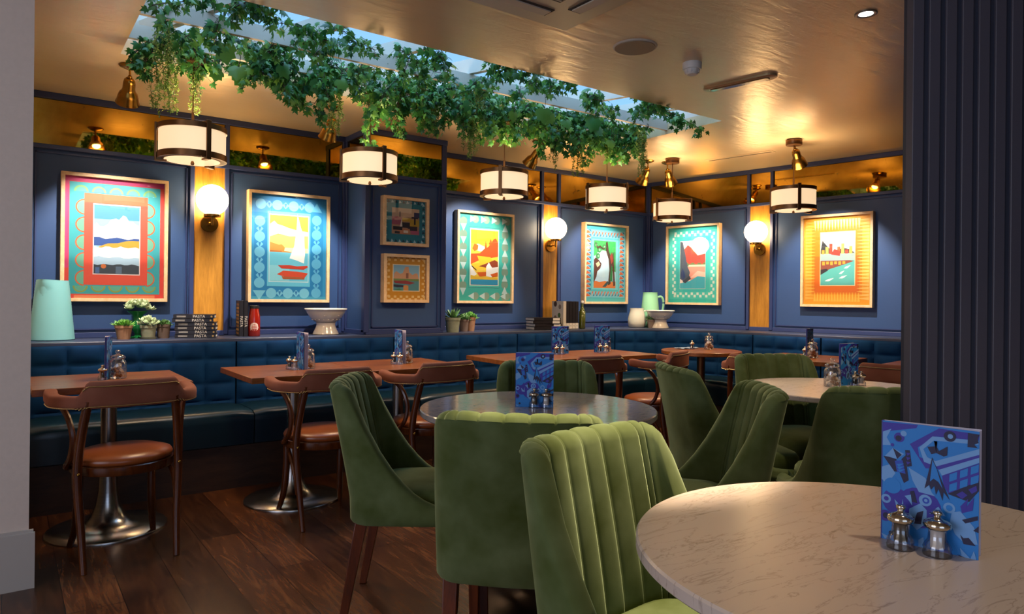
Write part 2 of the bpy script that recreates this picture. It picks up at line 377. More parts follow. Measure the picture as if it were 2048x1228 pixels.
# ------------------------------------------------------------------ path that the ledge and banquette follow round the corner
D0 = 1.15; FC = Vector((4.6595, YA - D0, 0)); TX0 = .10
def path(t, off, z):                 # t = metres along the seat front line; off = distance from the wall
    a1 = FC.x - TX0; arc = (pi / 2 - PH) * .55
    if t <= a1: return Vector((TX0 + t, YA - off, z))
    if t <= a1 + arc:
        an = pi / 2 - (t - a1) / .55; return FC + Vector((cos(an), sin(an), 0)) * (D0 - off) + Vector((0, 0, z))
    return FC + NB * (D0 - off) + DB * (t - a1 - arc) + Vector((0, 0, z))
TA = FC.x - TX0; TB = TA + (pi / 2 - PH) * .55; TEND = TB + 2.9
# ledge
ts = [0, TA] + [TA + (TB - TA) * i / 14 for i in range(1, 15)] + [TEND]
def wallpt(t, z):
    if t <= TA: return Vector((TX0 + t, YA, z))
    if t >= TB: q_ = path(t, 0, z); return q_
    f_ = (t - TA) / (TB - TA)
    return (Vector((FC.x, YA, z)).lerp(Vector((C0.x, C0.y, z)), min(1, f_ * 2)) if f_ < .5 else Vector((C0.x, C0.y, z)).lerp(path(TB, 0, z), (f_ - .5) * 2))
b = MB(); b.loft([[path(t, .43, .862), path(t, .43, .878), path(t, .426, .882), wallpt(t, .882), wallpt(t, .862)] for t in ts], 0, True, True, True)
tag(b.build('display_ledge', mat('#343d58', .42), sharp=30), 'dark blue painted ledge running above the banquette back along both walls', 'ledge')
# banquette sections
def banquette(label, t0, t1, nt, mid=None):
    root = thing('banquette', label, 'banquette', (0, 0, 0), 0, 'blue banquette sections round the walls')
    rows = [(.475, .590), (.590, .752), (.752, .862)]
    zr = lambda w: w
    NU, NVt = nt * 12, 44
    g = .006
    def back(u, w):
        t = t0 + g + (t1 - t0 - 2 * g) * u; z = .44 + (.862 - .44) * w
        k = abs(sin(pi * u * nt)) if 0 < u < 1 else 0
        kz = 0
        for a, c in rows:
            if a <= z <= c: kz = abs(sin(pi * (z - a) / (c - a)))
        if z < .475: kz = .6
        puff = .028 * (k ** .42) * (kz ** .42)
        return path(t, .452 - (0.0) + puff, z)
    b = MB(); b.grid(back, NU, NVt)
    tl = [t0 + g + (t1 - t0 - 2 * g) * i / 12 for i in range(13)]
    b.loft([[path(t, .452, .862), path(t, .435, .8615), path(t, .435, .44), path(t, .452, .44)] for t in tl], 0, False, True, True)
    b.build('back_cushion', M['navy'], root, sharp=70, recalc=False)
    b = MB()
    prof = [(.44, .452), (.50, .468), (.62, .474), (.76, .474), (.84, .470), (.872, .458), (.884, .436), (.886, .40), (.880, .265), (.868, .258), (.44, .258)]
    n = max(8, int((t1 - t0) * 14)); rings = []
    for i in range(n + 1):
        u = i / n; t = t0 + .003 + (t1 - t0 - .006) * u; e = min(1, min(u, 1 - u) * (t1 - t0) / .03); dz = -.012 * (1 - e) ** 2
        rings.append([path(t, o - .006 * (1 - e) * (o > .8), z + (dz if z > .4 else 0)) for o, z in prof])
    b.loft(rings, 0, True, True, True); b.build('seat_cushion', M['teal_leather'], root, sharp=50)
    b = MB(); b.loft([[path(t, .862, 0), path(t, .862, .257), path(t, .45, .257), path(t, .45, 0)] for t in [t0 + (t1 - t0) * i / 10 for i in range(11)]], 0, True, True, True)
    b.build('plinth', M['ledgewood'], root, sharp=50)
    b = MB(); b.loft([[path(t, .878, 0), path(t, .878, .02), path(t, .862, .02), path(t, .862, 0)] for t in [t0 + (t1 - t0) * i / 10 for i in range(11)]], 0, True, True, True)
    return root
ed = [0, 1.145, 2.296, 3.463, TA + .05]
banquette('blue velvet banquette section behind the leftmost wooden table', ed[0], ed[1], 6)
banquette('blue velvet banquette section below the white pedestal bowl at left', ed[1], ed[2], 6)
banquette('blue velvet banquette section below the boxed pier and small plants', ed[2], ed[3], 6)
banquette('blue velvet banquette section left of the curve, below the stacked cookbooks', ed[3], ed[4], 6)
banquette('curved blue velvet banquette corner behind the round wooden table', TA + .05, TB + .45, 7)
banquette('blue velvet banquette section below the rightmost globe lamp', TB + .45, TB + 1.05, 3)
banquette('blue velvet banquette section at far right, cut off by the slatted screen', TB + 1.05, TEND, 9)

# ------------------------------------------------------------------ slatted screen at right
sc_o = Vector((2.398, 1.098, 0)); sdir = Vector((.8085, -.5885, 0)); sn = Vector((-.5885, -.8085, 0))
scr = thing('slatted_screen', 'tall dark blue-grey screen of vertical slats at the right edge', 'screen', sc_o, math.atan2(sdir.y, sdir.x))
b = MB(); b.box((1.03, .033, CZ / 2 - .001), (2.0, .058, CZ - .002)); b.build('backing_panel', mat('#2c3040', .55), scr)
for i in range(22):
    b = MB(); x = .0445 + i * .0545
    pr_ = [(x - .0225, .030), (x - .020, -.002), (x - .018, -.004), (x + .014, -.004), (x + .017, -.001), (x + .021, .030)]
    b.prism(pr_, 0, CZ - .002); b.build('slat', M['slat'], scr, sharp=25)
# ================================================================== green channel-backed chairs
def green_chair(label):
    root = thing('velvet_chair', label, 'chair', (0, 0, 0), 0)
    W, YB, YF, RC, TH = .245, -.25, .27, .09, .058
    ztab = [(0, .86), (.05, .852), (.07, .80), (.095, .71), (.13, .62), (.17, .55), (.22, .49), (.28, .45), (.36, .425), (.52, .412)]
    def lean(p, z):
        d = p[1] - YB; k = max(0, 1 - d / .30)
        return -.085 * k * max(0, (z - .44) / .42) ** 1.25
    # foot line: right front -> rear -> left front
    base = []
    for i in range(13): base.append((W + .008 * sin(pi * i / 12), YF + (YB + RC - YF) * i / 12))
    for i in range(1, 8): a = -pi / 2 * i / 8; base.append((W - RC + RC * cos(a), YB + RC + RC * sin(a)))
    for i in range(11): x = (W - RC) * (1 - 2 * i / 10); base.append((x, YB - .012 * cos(x / (W - RC) * pi / 2)))
    base += [(-x, y) for x, y in base[:20][::-1]]
    n = len(base); rings = []
    def normal(i):
        a = base[max(i - 1, 0)]; c = base[min(i + 1, n - 1)]; d = Vector((c[0] - a[0], c[1] - a[1])).normalized(); return Vector((-d.y, d.x)) * -1
    nor = [normal(i) for i in range(n)]
    if nor[n // 2].y > 0: nor = [-x for x in nor]
    def prof(i, zt, infl=0, th=TH):
        p = Vector(base[i]); N = nor[i]; out = []
        def P(off, z): q_ = p + N * off; return Vector((q_.x, q_.y + lean(p, z), z))
        r = th / 2
        out += [P(-.006, .372), P(0, .38)] + [P(.004 * sin(pi * k / 6), .38 + (zt - r - .38) * k / 6) for k in range(1, 7)]
        for k in range(1, 8):
            a = pi * k / 8; out.append(P(-r + (r + infl) * cos(a), zt - r + (r + infl) * sin(a)))
        out += [P(-th - infl, zt - r + (.42 - zt + r) * k / 7) for k in range(0, 8)]
        return out
    for i in range(n):
        zt = interp(ztab, base[i][1] - YB); 
        rings.append(prof(i, zt))
    b = MB(); b.loft(rings, 0, False, True, True); b.build('shell', M['green'], root, sharp=60)
    # fluted lining
    NF = 9; S = 12 * NF; b = MB(); rings = []
    i0, i1 = 15, n - 16
    for s in range(S + 1):
        fi = i0 + (i1 - i0) * s / S; i = int(min(fi, n - 2)); fr = fi - i
        k = abs(sin(pi * s / 12)) ** .38; wn = min(1, s / 10, (S - s) / 10); infl = (-.003 + .009 * k) * wn
        def z_of(j): return interp(ztab, base[j][1] - YB)
        A_ = prof(i, z_of(i), infl); B_ = prof(i + 1, z_of(i + 1), infl)
        rings.append([A_[j].lerp(B_[j], fr) for j in range(8, len(A_))])
    b.loft(rings, 0, False, False, False); b.build('channel_lining', M['green'], root, sharp=70)
    # seat
    b = MB(); out = []
    for i in range(40):
        a = 2 * pi * i / 40; x = .193 * abs(cos(a)) ** .45 * (1 if cos(a) > 0 else -1); y = .238 * abs(sin(a)) ** .5 * (1 if sin(a) > 0 else -1) + .035
        out.append((x, y))
    rings = []
    for z, k in ((.375, .97), (.395, 1), (.435, 1), (.455, .985), (.470, .94), (.480, .84), (.487, .6), (.489, .3), (.490, .02)):
        rings.append([(x * k, (y - .035) * k + .035, z) for x, y in out])
    b.loft(rings, 0, True, True, True); b.build('seat', M['green'], root, sharp=70)
    for sx in (-1, 1):
        for (y0, y1, xx) in ((-.20, -.27, .195), (.215, .235, .195)):
            b = MB(); x0 = xx * sx; w0, w1 = .022, .014
            b.loft([[(x0 * 1.0 + dx * w1, y1 + dy * w1, 0) for dx, dy in ((-1, -1), (1, -1), (1, 1), (-1, 1))], [(x0 + dx * w0, y0 + dy * w0, .385) for dx, dy in ((-1, -1), (1, -1), (1, 1), (-1, 1))]], 0, True, True, True)
            b.build('leg', M['darkleg'], root, bevel=.003)
    return root
def face(deg): return RAD(deg) - pi / 2       # local +y points where the sitter looks
def rear(cx, cy, deg, d=.29):                 # place by the middle of the rear edge of the top
    a = RAD(deg); return (cx + cos(a) * d, cy + sin(a) * d, 0)
gc = green_chair('green velvet chair on the left of the middle marble table, facing right')
gc.location = rear(1.035, 2.53, -35, .33); gc.rotation_euler[2] = face(-35)
for lab, x, y, a in (
    ('green velvet chair in front of the middle marble table, plain back turned to the viewer', 1.095, 1.475, 48),
    ('nearest green velvet chair, fluted back lit from above, at the foreground marble table', 1.105, 1.245, -84),
    ('green velvet chair behind the middle marble table, half hidden by the blue menu', 2.175, 2.70, -123),
    ('green velvet chair with plain back left of the right-hand marble table, facing away', 2.51, 2.21, -30),
    ('green velvet chair right of the middle marble table, fluted back facing left', 2.24, 1.47, 140),
    ('green velvet chair with fluted back behind the right-hand marble table', 3.575, 2.385, -118),
    ('dark-looking green velvet chair beside the slatted screen, its back to the viewer', 2.575, 1.195, 50)):
    dup(gc, lab, rear(x, y, a, .33), face(a))

# ================================================================== bentwood armchairs
def bent_chair(label):
    root = thing('bentwood_chair', label, 'chair', (0, 0, 0), 0)
    b = MB(); b.lathe([(.0, .425), (.19, .425), (.203, .434), (.206, .446), (.198, .460), (.16, .472), (.09, .478), (0, .480)], 36, (0, 0, 0)); b.build('seat', M['tan'], root, sharp=60)
    b = MB(); b.lathe([(.17, .388), (.205, .388), (.208, .392), (.208, .424), (.204, .428), (.17, .428), (.17, .388)], 36); b.build('seat_ring', M['bent'], root)
    for s in (-1, 1):
        b = MB(); b.tube(smoothpath([(s * .180, -.205, 0), (s * .186, -.172, .16), (s * .196, -.150, .33), (s * .197, -.146, .45), (s * .184, -.170, .60), (s * .168, -.196, .72)], 5), [.0135 + .005 * min(1, i / 10) for i in range(26)], 10)
        b.build('leg', M['bent'], root)
        b = MB(); b.tube(smoothpath([(s * .176, .200, 0), (s * .160, .160, .10), (s * .152, .142, .24), (s * .152, .138, .40)], 5), [.0125 + .006 * min(1, i / 8) for i in range(16)], 10)
        b.build('leg', M['bent'], root)
        b = MB(); b.tube(smoothpath([(s * .262, .02, .705), (s * .250, -.035, .695), (s * .226, -.090, .64), (s * .212, -.115, .56), (s * .216, -.10, .48), (s * .226, -.055, .43), (s * .215, .01, .408)], 5), .0125, 8)
        b.build('arm_support', M['bent'], root)
        b = MB(); b.tube(smoothpath([(s * .165, .085, .40), (s * .185, .02, .385), (s * .196, -.06, .34), (s * .194, -.118, .26), (s * .188, -.142, .17)], 5), .010, 8)
        b.build('brace', M['bent'], root)
        b = MB(); b.sphere((s * .197, -.166, .41), .007, n=10); b.build('bolt', M['brass'], root)
    # padded rail and arms
    pl = [(.268, .075), (.276, .02), (.272, -.05), (.252, -.115), (.212, -.165), (.150, -.198), (.075, -.212), (0, -.216)]
    pts = smoothpath([(x, y, 0) for x, y in pl] + [(-x, y, 0) for x, y in pl[:-1][::-1]], 6)
    L = len(pts); bot = .686; rr = []; rz = []; P3 = []
    for i, p in enumerate(pts):
        u = abs(i / (L - 1) * 2 - 1); crest = 1 if u < .31 else max(0, 1 - (u - .31) / .09); crest = crest * crest * (3 - 2 * crest)
        h = .054 + .064 * crest; tip = min(1, (1 - u) / .06) ** .5 if u > .94 else 1; tip = max(tip, .25)
        w = .021 + .006 * (1 - crest); zc = bot + h / 2 + .018 * (1 - crest) * max(0, u - .7) / .3
        P3.append((p.x, p.y, zc)); rr.append(w * tip); rz.append(h / 2 * tip)
    b = MB(); rings = []
    for i, p in enumerate(P3):
        t = (Vector(P3[min(i + 1, L - 1)]) - Vector(P3[max(i - 1, 0)])); t.z = 0; t.normalize(); nx = Vector((t.y, -t.x, 0))
        rings.append([Vector(p) + nx * rr[i] * (abs(cos(a)) ** .6) * (1 if cos(a) > 0 else -1) + Vector((0, 0, rz[i] * (abs(sin(a)) ** .6) * (1 if sin(a) > 0 else -1))) for a in [2 * pi * j / 16 for j in range(16)]])
    b.loft(rings, 0, True, True, True); rail = b.build('padded_rail', M['rust'], root, sharp=60)
    b = MB(); b2 = MB()
    for i in range(int(L * .10), int(L * .90)):
        for f in (0, .33, .66):
            if f and i >= L - 1: continue
            p = Vector(P3[i]).lerp(Vector(P3[i + 1]), f); t = Vector(P3[i + 1]) - Vector(P3[i]); t.z = 0; t.normalize(); nx = Vector((t.y, -t.x, 0))
            if nx.y > 0 and abs(p.x) < .15: nx = -nx
            if nx.dot(Vector((p.x, p.y + .02, 0))) < 0: nx = -nx
            w = rr[i] + .0008
            u = abs(i / (L - 1) * 2 - 1)
            b.sphere(p + nx * w * .88 + Vector((0, 0, -rz[i] * .84)), .0034, n=6, k=4)
            if u < .34: b2.sphere(p + nx * w * .97 + Vector((0, 0, rz[i] * .60)), .0034, n=6, k=4)
    b.build('nail_row', mat('#d9c79a', .25, 1), root); b2.build('nail_row', mat('#d9c79a', .25, 1), root)
    return root
bc = bent_chair('rust velvet and bentwood chair tucked under the leftmost wooden table')
bc.location = (.440, 3.60, 0); bc.rotation_euler[2] = RAD(4)
for lab, x, y, a in (
    ('rust velvet and bentwood chair at the second wooden table, behind a green chair', 1.385, 3.60, 90),
    ('rust velvet and bentwood chair at the third wooden table, beyond the marble table rim', 2.03, 3.62, 94),
    ('rust velvet and bentwood chair at the wooden tables just right of the green chair top', 3.14, 3.50, 84),
    ('rust velvet and bentwood chair angled beside the round wooden table, arm to the left', 3.83, 3.50, 112),
    ('rust velvet and bentwood chair mostly hidden behind a fluted green chair, arm tip showing', 4.28, 2.86, 8),
    ('rust velvet and bentwood chair at far right, cut off by the slatted screen', 4.40, 2.01, 8)):
    dup(bc, lab, (x, y, 0), face(a))

# ================================================================== tables
def tulip(root, z=.72, r=.268):
    b = MB(); b.lathe([(0, 0), (r, 0), (r, .008), (r - .004, .012), (.16, .020), (.11, .034), (.078, .066), (.056, .12), (.044, .19), (.038, .30), (.036, .45), (.036, z), (0, z)], 48)
    b.build('pedestal', M['steel'], root, sharp=50)
def wood_table(label, c, w, d, rz=0, metal=True, yo=0, ped=0):
    root = thing('wooden_table', label, 'table', (c[0], c[1], 0), rz)
    b = MB(); b.box((0, 0, .729), (w, d, .032)); b.build('tabletop', M['tabletop'], root, bevel=.003)
    b = MB(); b.box((0, 0, .707), (.3, .3, .012)); b.build('mounting_plate', M['darkmetal'], root)
    if metal: tulip(root, .701)
    else:
        b = MB(); b.lathe([(0, 0), (.22, 0), (.22, .010), (.06, .03), (.03, .06), (.03, .701), (0, .701)], 36); b.build('pedestal', M['darkmetal'], root, sharp=50)
    return root
wood_table('leftmost square oak table on a steel tulip base', (.425, 3.99), .655, .60)
wood_table('second oak table from the left, with an exposed left edge, on a steel tulip base', (1.352, 3.985), .655, .64)
wood_table('third oak table from the left, butted against the second', (2.022, 3.995), .672, .64)
wood_table('oak table right of the boxed pier, behind the large blue menu', (3.085, 4.03), .69, .60, -.03, False)
wood_table('oak table butted to the right of the one behind the blue menu', (3.785, 4.01), .69, .60, -.03, False)
wood_table('oak table along the right wall, behind the right-hand marble table', (4.894, 2.935), .65, .65, PH, False)
wood_table('oak table at far right, cut off by the slatted screen', (5.02, 2.06), .65, .65, PH, False)
root = thing('round_wooden_table', 'round oak table in the curve of the banquette', 'table', (4.765, 3.815, 0))
b = MB(); b.lathe([(0, .711), (.322, .711), (.330, .716), (.330, .741), (.326, .745), (0, .745)], 64); b.build('tabletop', M['tabletop'], root)
b = MB(); b.lathe([(0, 0), (.21, 0), (.21, .012), (.05, .03), (.034, .07), (.034, .711), (0, .711)], 36); b.build('pedestal', M['bronze'], root, sharp=50)
def marble_table(label, c, r, m):
    root = thing('marble_table', label, 'table', (c[0], c[1], 0))
    b = MB(); b.lathe([(0, .720), (r - .004, .720), (r, .724), (r, .741), (r - .0035, .745), (0, .745)], 128); b.build('tabletop', m, root)
    b = MB(); b.lathe([(0, 0), (.25, 0), (.25, .012), (.07, .03), (.04, .07), (.04, .70), (.11, .720), (0, .720)], 36); b.build('pedestal', M['darkmetal'], root, sharp=50)
marble_table('round grey marble table in the middle of the room', (1.690, 2.140), .459, M['marble_grey'])
marble_table('large round warm white marble table in the right foreground', (1.245, .571), .446, M['marble_warm'])
marble_table('round marble table at right, behind the green chairs', (3.311, 1.816), .442, M['marble_warm'])
# ================================================================== lamps
def pendant(label):
    root = thing('pendant_lamp', label, 'lamp', (0, 0, 0), 0)
    R0 = .163
    b = MB(); b.lathe([(R0, 1.885), (R0, 2.035)], 64); sh = b.build('lamp_shade', M['shade'], root, recalc=False)
    for z0, z1 in ((1.876, 1.908), (2.026, 2.052)):
        b = MB(); b.lathe([(R0 - .004, z0), (R0 + .006, z0), (R0 + .006, z1), (R0 - .004, z1), (R0 - .004, z0)], 64); b.build('ring_band', M['bronze'], root)
    b = MB(); b.lathe([(0, 1.874), (.135, 1.874), (.137, 1.878), (.137, 1.888), (0, 1.888)], 48); b.build('diffuser', M['diff'], root)
    for k in range(3):
        a = RAD(100 + 120 * k); b = MB(); b.box(((R0 + .012) * cos(a), (R0 + .012) * sin(a), 1.965), (.010, .024, .200), 0, a)
        b.box(((R0 - .012) * cos(a), (R0 - .012) * sin(a), 1.868), (.058, .024, .010), 0, a); b.box(((R0 - .05) * cos(a), (R0 - .05) * sin(a), 2.06), (.125, .010, .008), 0, a)
        b.build('frame_strap', M['bronze'], root, bevel=.0015)
    b = MB(); b.lathe([(0, 1.852), (.008, 1.854), (.010, 1.862), (.006, 1.874), (0, 1.874)], 12); b.build('finial', M['bronze'], root)
    b = MB()
    for k in range(3):
        a = RAD(100 + 120 * k); b.tube([((R0 - .01) * cos(a), (R0 - .01) * sin(a), 2.06), (0, 0, 2.075)], .004, 6)
    b.tube([(0, 0, 2.06), (0, 0, 2.13)], .007, 8); b.build('hanger', M['bronze'], root)
    b = MB(); b.tube([(0, 0, 2.12), (0, 0, 2.42)], .0035, 8); b.build('rod', M['bronze'], root)
    b = MB(); b.lathe([(0, 2.385), (.058, 2.385), (.061, 2.389), (.061, 2.424), (0, 2.424)], 32); b.build('canopy', M['bronze'], root)
    b = MB(); b.sphere((0, 0, 1.965), .03, n=12); b.build('bulb', M['diff'], root)
    return root
PSPOT = [(.793, 3.966, 'drum pendant lamp above the leftmost oak panel, first from the left'), (1.797, 3.956, 'drum pendant lamp with ivy down its cord, in front of the boxed pier'),
         (2.807, 3.96, 'drum pendant lamp above the print of red hills, third from the left'), (3.80, 3.97, 'drum pendant lamp above the tree print, fourth from the left'),
         (4.81, 4.188, 'smallest looking drum pendant lamp in the room corner, with visible round canopy'), (4.97, 3.102, 'rightmost drum pendant lamp, above the orange print side of the right wall')]
pl0 = pendant(PSPOT[0][2])
for i, (x, y, lab) in enumerate(PSPOT):
    o = pl0 if i == 0 else dup(pl0, lab)
    o.location = (x, y, 0); o.rotation_euler[2] = RAD((64, 54, 126, 69, 74, 126)[i]); o['group'] = 'drum pendant lamps'
    for nm, z, e in (('pendant_glow_up', 2.07, 2.7), ('pendant_glow_down', 1.83, 3.4)):
        l = bpy.data.lights.new(nm, 'SPOT'); l.energy = e * 8; l.color = WARM; l.spot_size = RAD(155); l.spot_blend = .6; l.shadow_soft_size = .15
        lo = bpy.data.objects.new(nm, l); link(lo); lo.location = (x, y, z); lo.rotation_euler = (RAD(180) if z > 2 else 0, 0, 0)
def globe_lamp(label, loc, rz):
    root = thing('globe_wall_lamp', label, 'wall lamp', loc, rz, 'white globe wall lamps on oak panels')
    b = MB(); b.lathe([(0, 0), (.058, 0), (.060, .004), (.058, .016), (0, .018)], 32, (0, -.013, 0), 0, (0, -1, 0)); b.build('backplate', M['brass'], root)
    b = MB(); b.tube([(0, -.03, 0), (0, -.10, 0)], .007, 8); b.tube([(0, -.10, -.018), (0, -.10, .045)], .008, 10); b.sphere((0, -.032, 0), .012, n=10); b.build('arm', M['brass'], root)
    b = MB(); b.lathe([(0, .042), (.055, .042), (.055, .058), (.045, .062), (0, .062)], 32, (0, -.10, 0)); b.build('cup', M['brass'], root)
    b = MB(); b.sphere((0, -.10, .160), .106, n=40, k=24); g = b.build('globe', M['globe'], root); g.visible_shadow = True
    l = bpy.data.lights.new('globe_light', 'POINT'); l.energy = 9; l.color = (1, .62, .26); l.shadow_soft_size = .11
    return root
globe_lamp('white globe wall lamp on the leftmost oak panel', (1.163, YA, 1.672), 0)
globe_lamp('white globe wall lamp on the middle oak panel, above the upright cookbooks', (4.270, YA, 1.680), 0)
p = PB(1.288, 0, 1.660); globe_lamp('white globe wall lamp on the rightmost oak panel', p, ROTB)
def spot_lamp(label, loc, target, energy, tilt_r=0):
    root = thing('ceiling_spotlight', label, 'spotlight', loc, 0, 'brass ceiling spotlights')
    b = MB(); b.lathe([(0, 0), (.052, 0), (.055, -.005), (.050, -.012), (.03, -.020), (.010, -.024), (.008, -.03), (0, -.03)], 28); b.build('ceiling_rose', M['brass'], root)
    b = MB(); b.tube([(0, 0, -.024), (0, 0, -.062)], .006, 8); b.sphere((0, 0, -.066), .012, n=10); b.build('stem', M['brass'], root)
    d = (Vector(target) - (Vector(loc) + Vector((0, 0, -.07)))).normalized()
    b = MB(); q_ = Vector((0, 0, -.066)) + d * .004
    prof = [(0, 0), (.018, .002), (.027, .012), (.031, .03), (.032, .065), (.036, .078), (.046, .092), (.052, .112), (.056, .135), (.062, .150), (.062, .153), (.058, .150), (.050, .132), (.044, .11), (.028, .085), (.028, .07)]
    b.lathe(prof, 32, q_, 0, d); b.build('bell_shade', M['brass'], root, sharp=50)
    b = MB(); b.lathe([(0, .098), (.022, .098), (.027, .104), (.022, .110), (0, .112)], 20, q_, 0, d); b.build('bulb', M['bulb'], root)
    l = bpy.data.lights.new('spot_beam', 'SPOT'); l.energy = energy; l.color = SPOTC; l.spot_size = RAD(62); l.spot_blend = .55; l.shadow_soft_size = .018
    lo = bpy.data.objects.new('spot_beam', l); link(lo); lo.location = Vector(loc) + q_ + d * .13; lo.rotation_mode = 'QUATERNION'; lo.rotation_quaternion = d.to_track_quat('-Z', 'Y')
CE = CZ
SPE = 105
spot_lamp('brass ceiling spotlight at far left, aimed at the cloud print', (.545, 4.344, CE), (.56, YA, 1.25), SPE)
spot_lamp('brass ceiling spotlight half hidden by hanging leaves, aimed at the boat print', (1.76, 4.46, CE), (1.70, YA, 1.25), SPE)
spot_lamp('brass ceiling spotlight tilted left, aimed at the print of red hills', (3.446, 4.385, CE), (3.30, YA, 1.42), SPE * .8)
spot_lamp('brass ceiling spotlight tilted left near the corner, hanging leaves above it', (4.704, 4.383, CE), (4.90, YA, 1.32), SPE * .8)
spot_lamp('brass ceiling spotlight beside the corner pendant canopy', (4.893, 4.319, CE), PB(.60, 0, 1.28), SPE * .8)
spot_lamp('rightmost brass ceiling spotlight, aimed at the orange print', (5.002, 3.114, CE), PB(1.98, 0, 1.28), SPE)

# ================================================================== ceiling fittings
root = thing('air_conditioning_cassette', 'cream square air conditioning cassette at the top of the ceiling', 'air conditioner', (1.635, 2.005, CZ), .01)
b = MB(); b.box((0, 0, -.012), (.92, .92, .024), 0, 0, .010); b.build('panel', M['offwhite'], root)
b = MB()
for k in range(22): b.box((0, -.21 + k * .02, -.027), (.44, .008, .006))
b.build('grille', M['offwhite'], root)
b = MB(); b.box((0, 0, -.0245), (.46, .46, .002)); b.build('grille_recess', mat('#4a4036', .7), root)
for k in range(4):
    a = k * pi / 2; b = MB(); b.box((.335 * cos(a), .335 * sin(a), -.0255), (.070, .52, .004), 0, a); fl = b.build('slot', mat('#3a322b', .7), root)
    b = MB(); b.box((.338 * cos(a), .338 * sin(a), -.029), (.050, .50, .006), 0, a); b.build('flap', M['offwhite'], fl, bevel=.001)
root = thing('ceiling_speaker', 'round flat cream ceiling speaker', 'speaker', (2.528, 2.45, CZ))
b = MB(); b.lathe([(0, -.006), (.100, -.006), (.103, -.007), (.108, -.004), (.110, 0), (0, 0)], 64); b.build('rim', M['offwhite'], root)
b = MB(); b.lathe([(0, -.009), (.099, -.009), (.100, -.006), (0, -.006)], 64); b.build('grille', mat('#8f8069', .6), root)
root = thing('smoke_detector', 'white smoke detector hanging from the ceiling beside the speaker', 'smoke detector', (2.945, 2.436, CZ))
b = MB(); b.lathe([(0, 0), (.050, 0), (.050, -.030), (.046, -.036), (0, -.036)], 32); b.build('base', M['white'], root)
b = MB(); b.lathe([(0, -.036), (.040, -.036), (.036, -.050), (.026, -.062), (.014, -.064), (0, -.064)], 32); b.build('sensor', M['white'], root)
b = MB()
for k in range(10):
    a = 2 * pi * k / 10; b.box((.037 * cos(a), .037 * sin(a), -.046), (.004, .006, .016), 0, a)
b.build('fins', M['white'], root)
root = thing('emergency_light', 'long oval brushed metal emergency light on the ceiling', 'ceiling light', (3.413, 2.48, CZ), math.atan2(2.274 - 2.686, .075))
def stadium(L, r, n=10): return [(L / 2 - r + r * cos(a), r * sin(a)) for a in [-pi / 2 + pi * i / n for i in range(n + 1)]] + [(-L / 2 + r + r * cos(a), r * sin(a)) for a in [pi / 2 + pi * i / n for i in range(n + 1)]]
b = MB(); b.loft([[(x, y, 0) for x, y in stadium(.44, .048)], [(x, y, -.010) for x, y in stadium(.44, .048)], [(x, y, -.014) for x, y in stadium(.42, .040)]], 0, True, True, True); b.build('rim', mat('#b9a682', .3, .6), root)
b = MB(); b.loft([[(x, y, -.014) for x, y in stadium(.36, .026)], [(x, y, -.019) for x, y in stadium(.35, .020)]], 0, True, True, True); b.build('lens', mat('#8a6a44', .15, .3), root)
def downlight(label, x, y, e, sz=70, aim=None):
    root = thing('downlight', label, 'ceiling light', (x, y, CZ))
    b = MB(); b.lathe([(.030, -.001), (.046, 0), (.046, -.004), (.040, -.006), (.031, -.003), (.030, -.001)], 32); b.build('rim', mat('#8f8a80', .3, .8), root)
    b = MB(); b.lathe([(0, -.001), (.029, -.001), (.029, -.003), (0, -.003)], 24); b.build('lamp_face', emis('downlight_face', '#e8f2ec', 6), root)
    l = bpy.data.lights.new('downlight_beam', 'SPOT'); l.energy = e; l.color = (1, .80, .58); l.spot_size = RAD(sz); l.spot_blend = .6; l.shadow_soft_size = .03
    o = bpy.data.objects.new('downlight_beam', l); link(o); o.location = (x, y, CZ - .012)
downlight('recessed downlight in the ceiling at upper right', 3.031, 1.554, 36, 84)
downlight('recessed downlight over the nearest green chair, above the frame', 1.33, 1.38, 320, 35)
downlight('added downlight over the foreground marble table, unseen above the frame', 1.55, .35, 24, 100)  # extra lamp out of view, added to brighten the foreground tabletop
downlight('added downlight hidden behind the slatted screen, brightening the right-hand table', 3.30, 1.25, 22, 84)  # added lamp, hidden by the screen, to light the menu and table beyond
downlight('added fill downlight, unseen behind the viewer at left', -.5, .6, 12, 110)  # added unseen lamp, general fill from behind the camera
root = thing('slot_diffuser', 'thin slot air diffuser flush in the ceiling near the room corner', 'air vent', (5.163, 3.748, CZ), math.atan2(-.598, .092))
b = MB(); b.box((0, 0, -.002), (.62, .085, .004)); b.build('plate', M['ceil'], root)
b = MB(); b.box((0, .008, -.005), (.58, .012, .002)); b.build('slot', mat('#5a4630', .7), root)
# ================================================================== prints and covers as flat coloured shapes
class Art:
    def __init__(s, W, H): s.W, s.H, s.p = W, H, []; s.lay = 0
    def poly(s, c, pts, lay=None): s.p.append((c, [(a, b) for a, b in pts], s.lay if lay is None else lay))
    def rect(s, c, x0, y0, x1, y1, lay=None): s.poly(c, [(x0, y0), (x1, y0), (x1, y1), (x0, y1)], lay)
    def disc(s, c, x, y, r, lay=None, a0=0, a1=360, n=20):
        k = s.W / s.H; pts = [(x + r * cos(RAD(a0 + (a1 - a0) * i / n)), y + r * k * sin(RAD(a0 + (a1 - a0) * i / n))) for i in range(n if a1 - a0 == 360 else n + 1)]
        s.poly(c, pts, lay)
    def build(s, name, parent, y=0, rough=.6, x0=0, z0=0, sgn=-1):
        cols = []; b = MB()
        for k_, (c, pts, lay) in enumerate(s.p):
            if c not in cols: cols.append(c)
            yy = y + sgn * (.00022 * lay + .0000016 * k_)
            b.add([(x0 + px * s.W, yy, z0 + pz * s.H) for px, pz in pts], [tuple(range(len(pts)))], cols.index(c))
        return b.build(name, [mat(c, rough) for c in cols], parent, recalc=False)
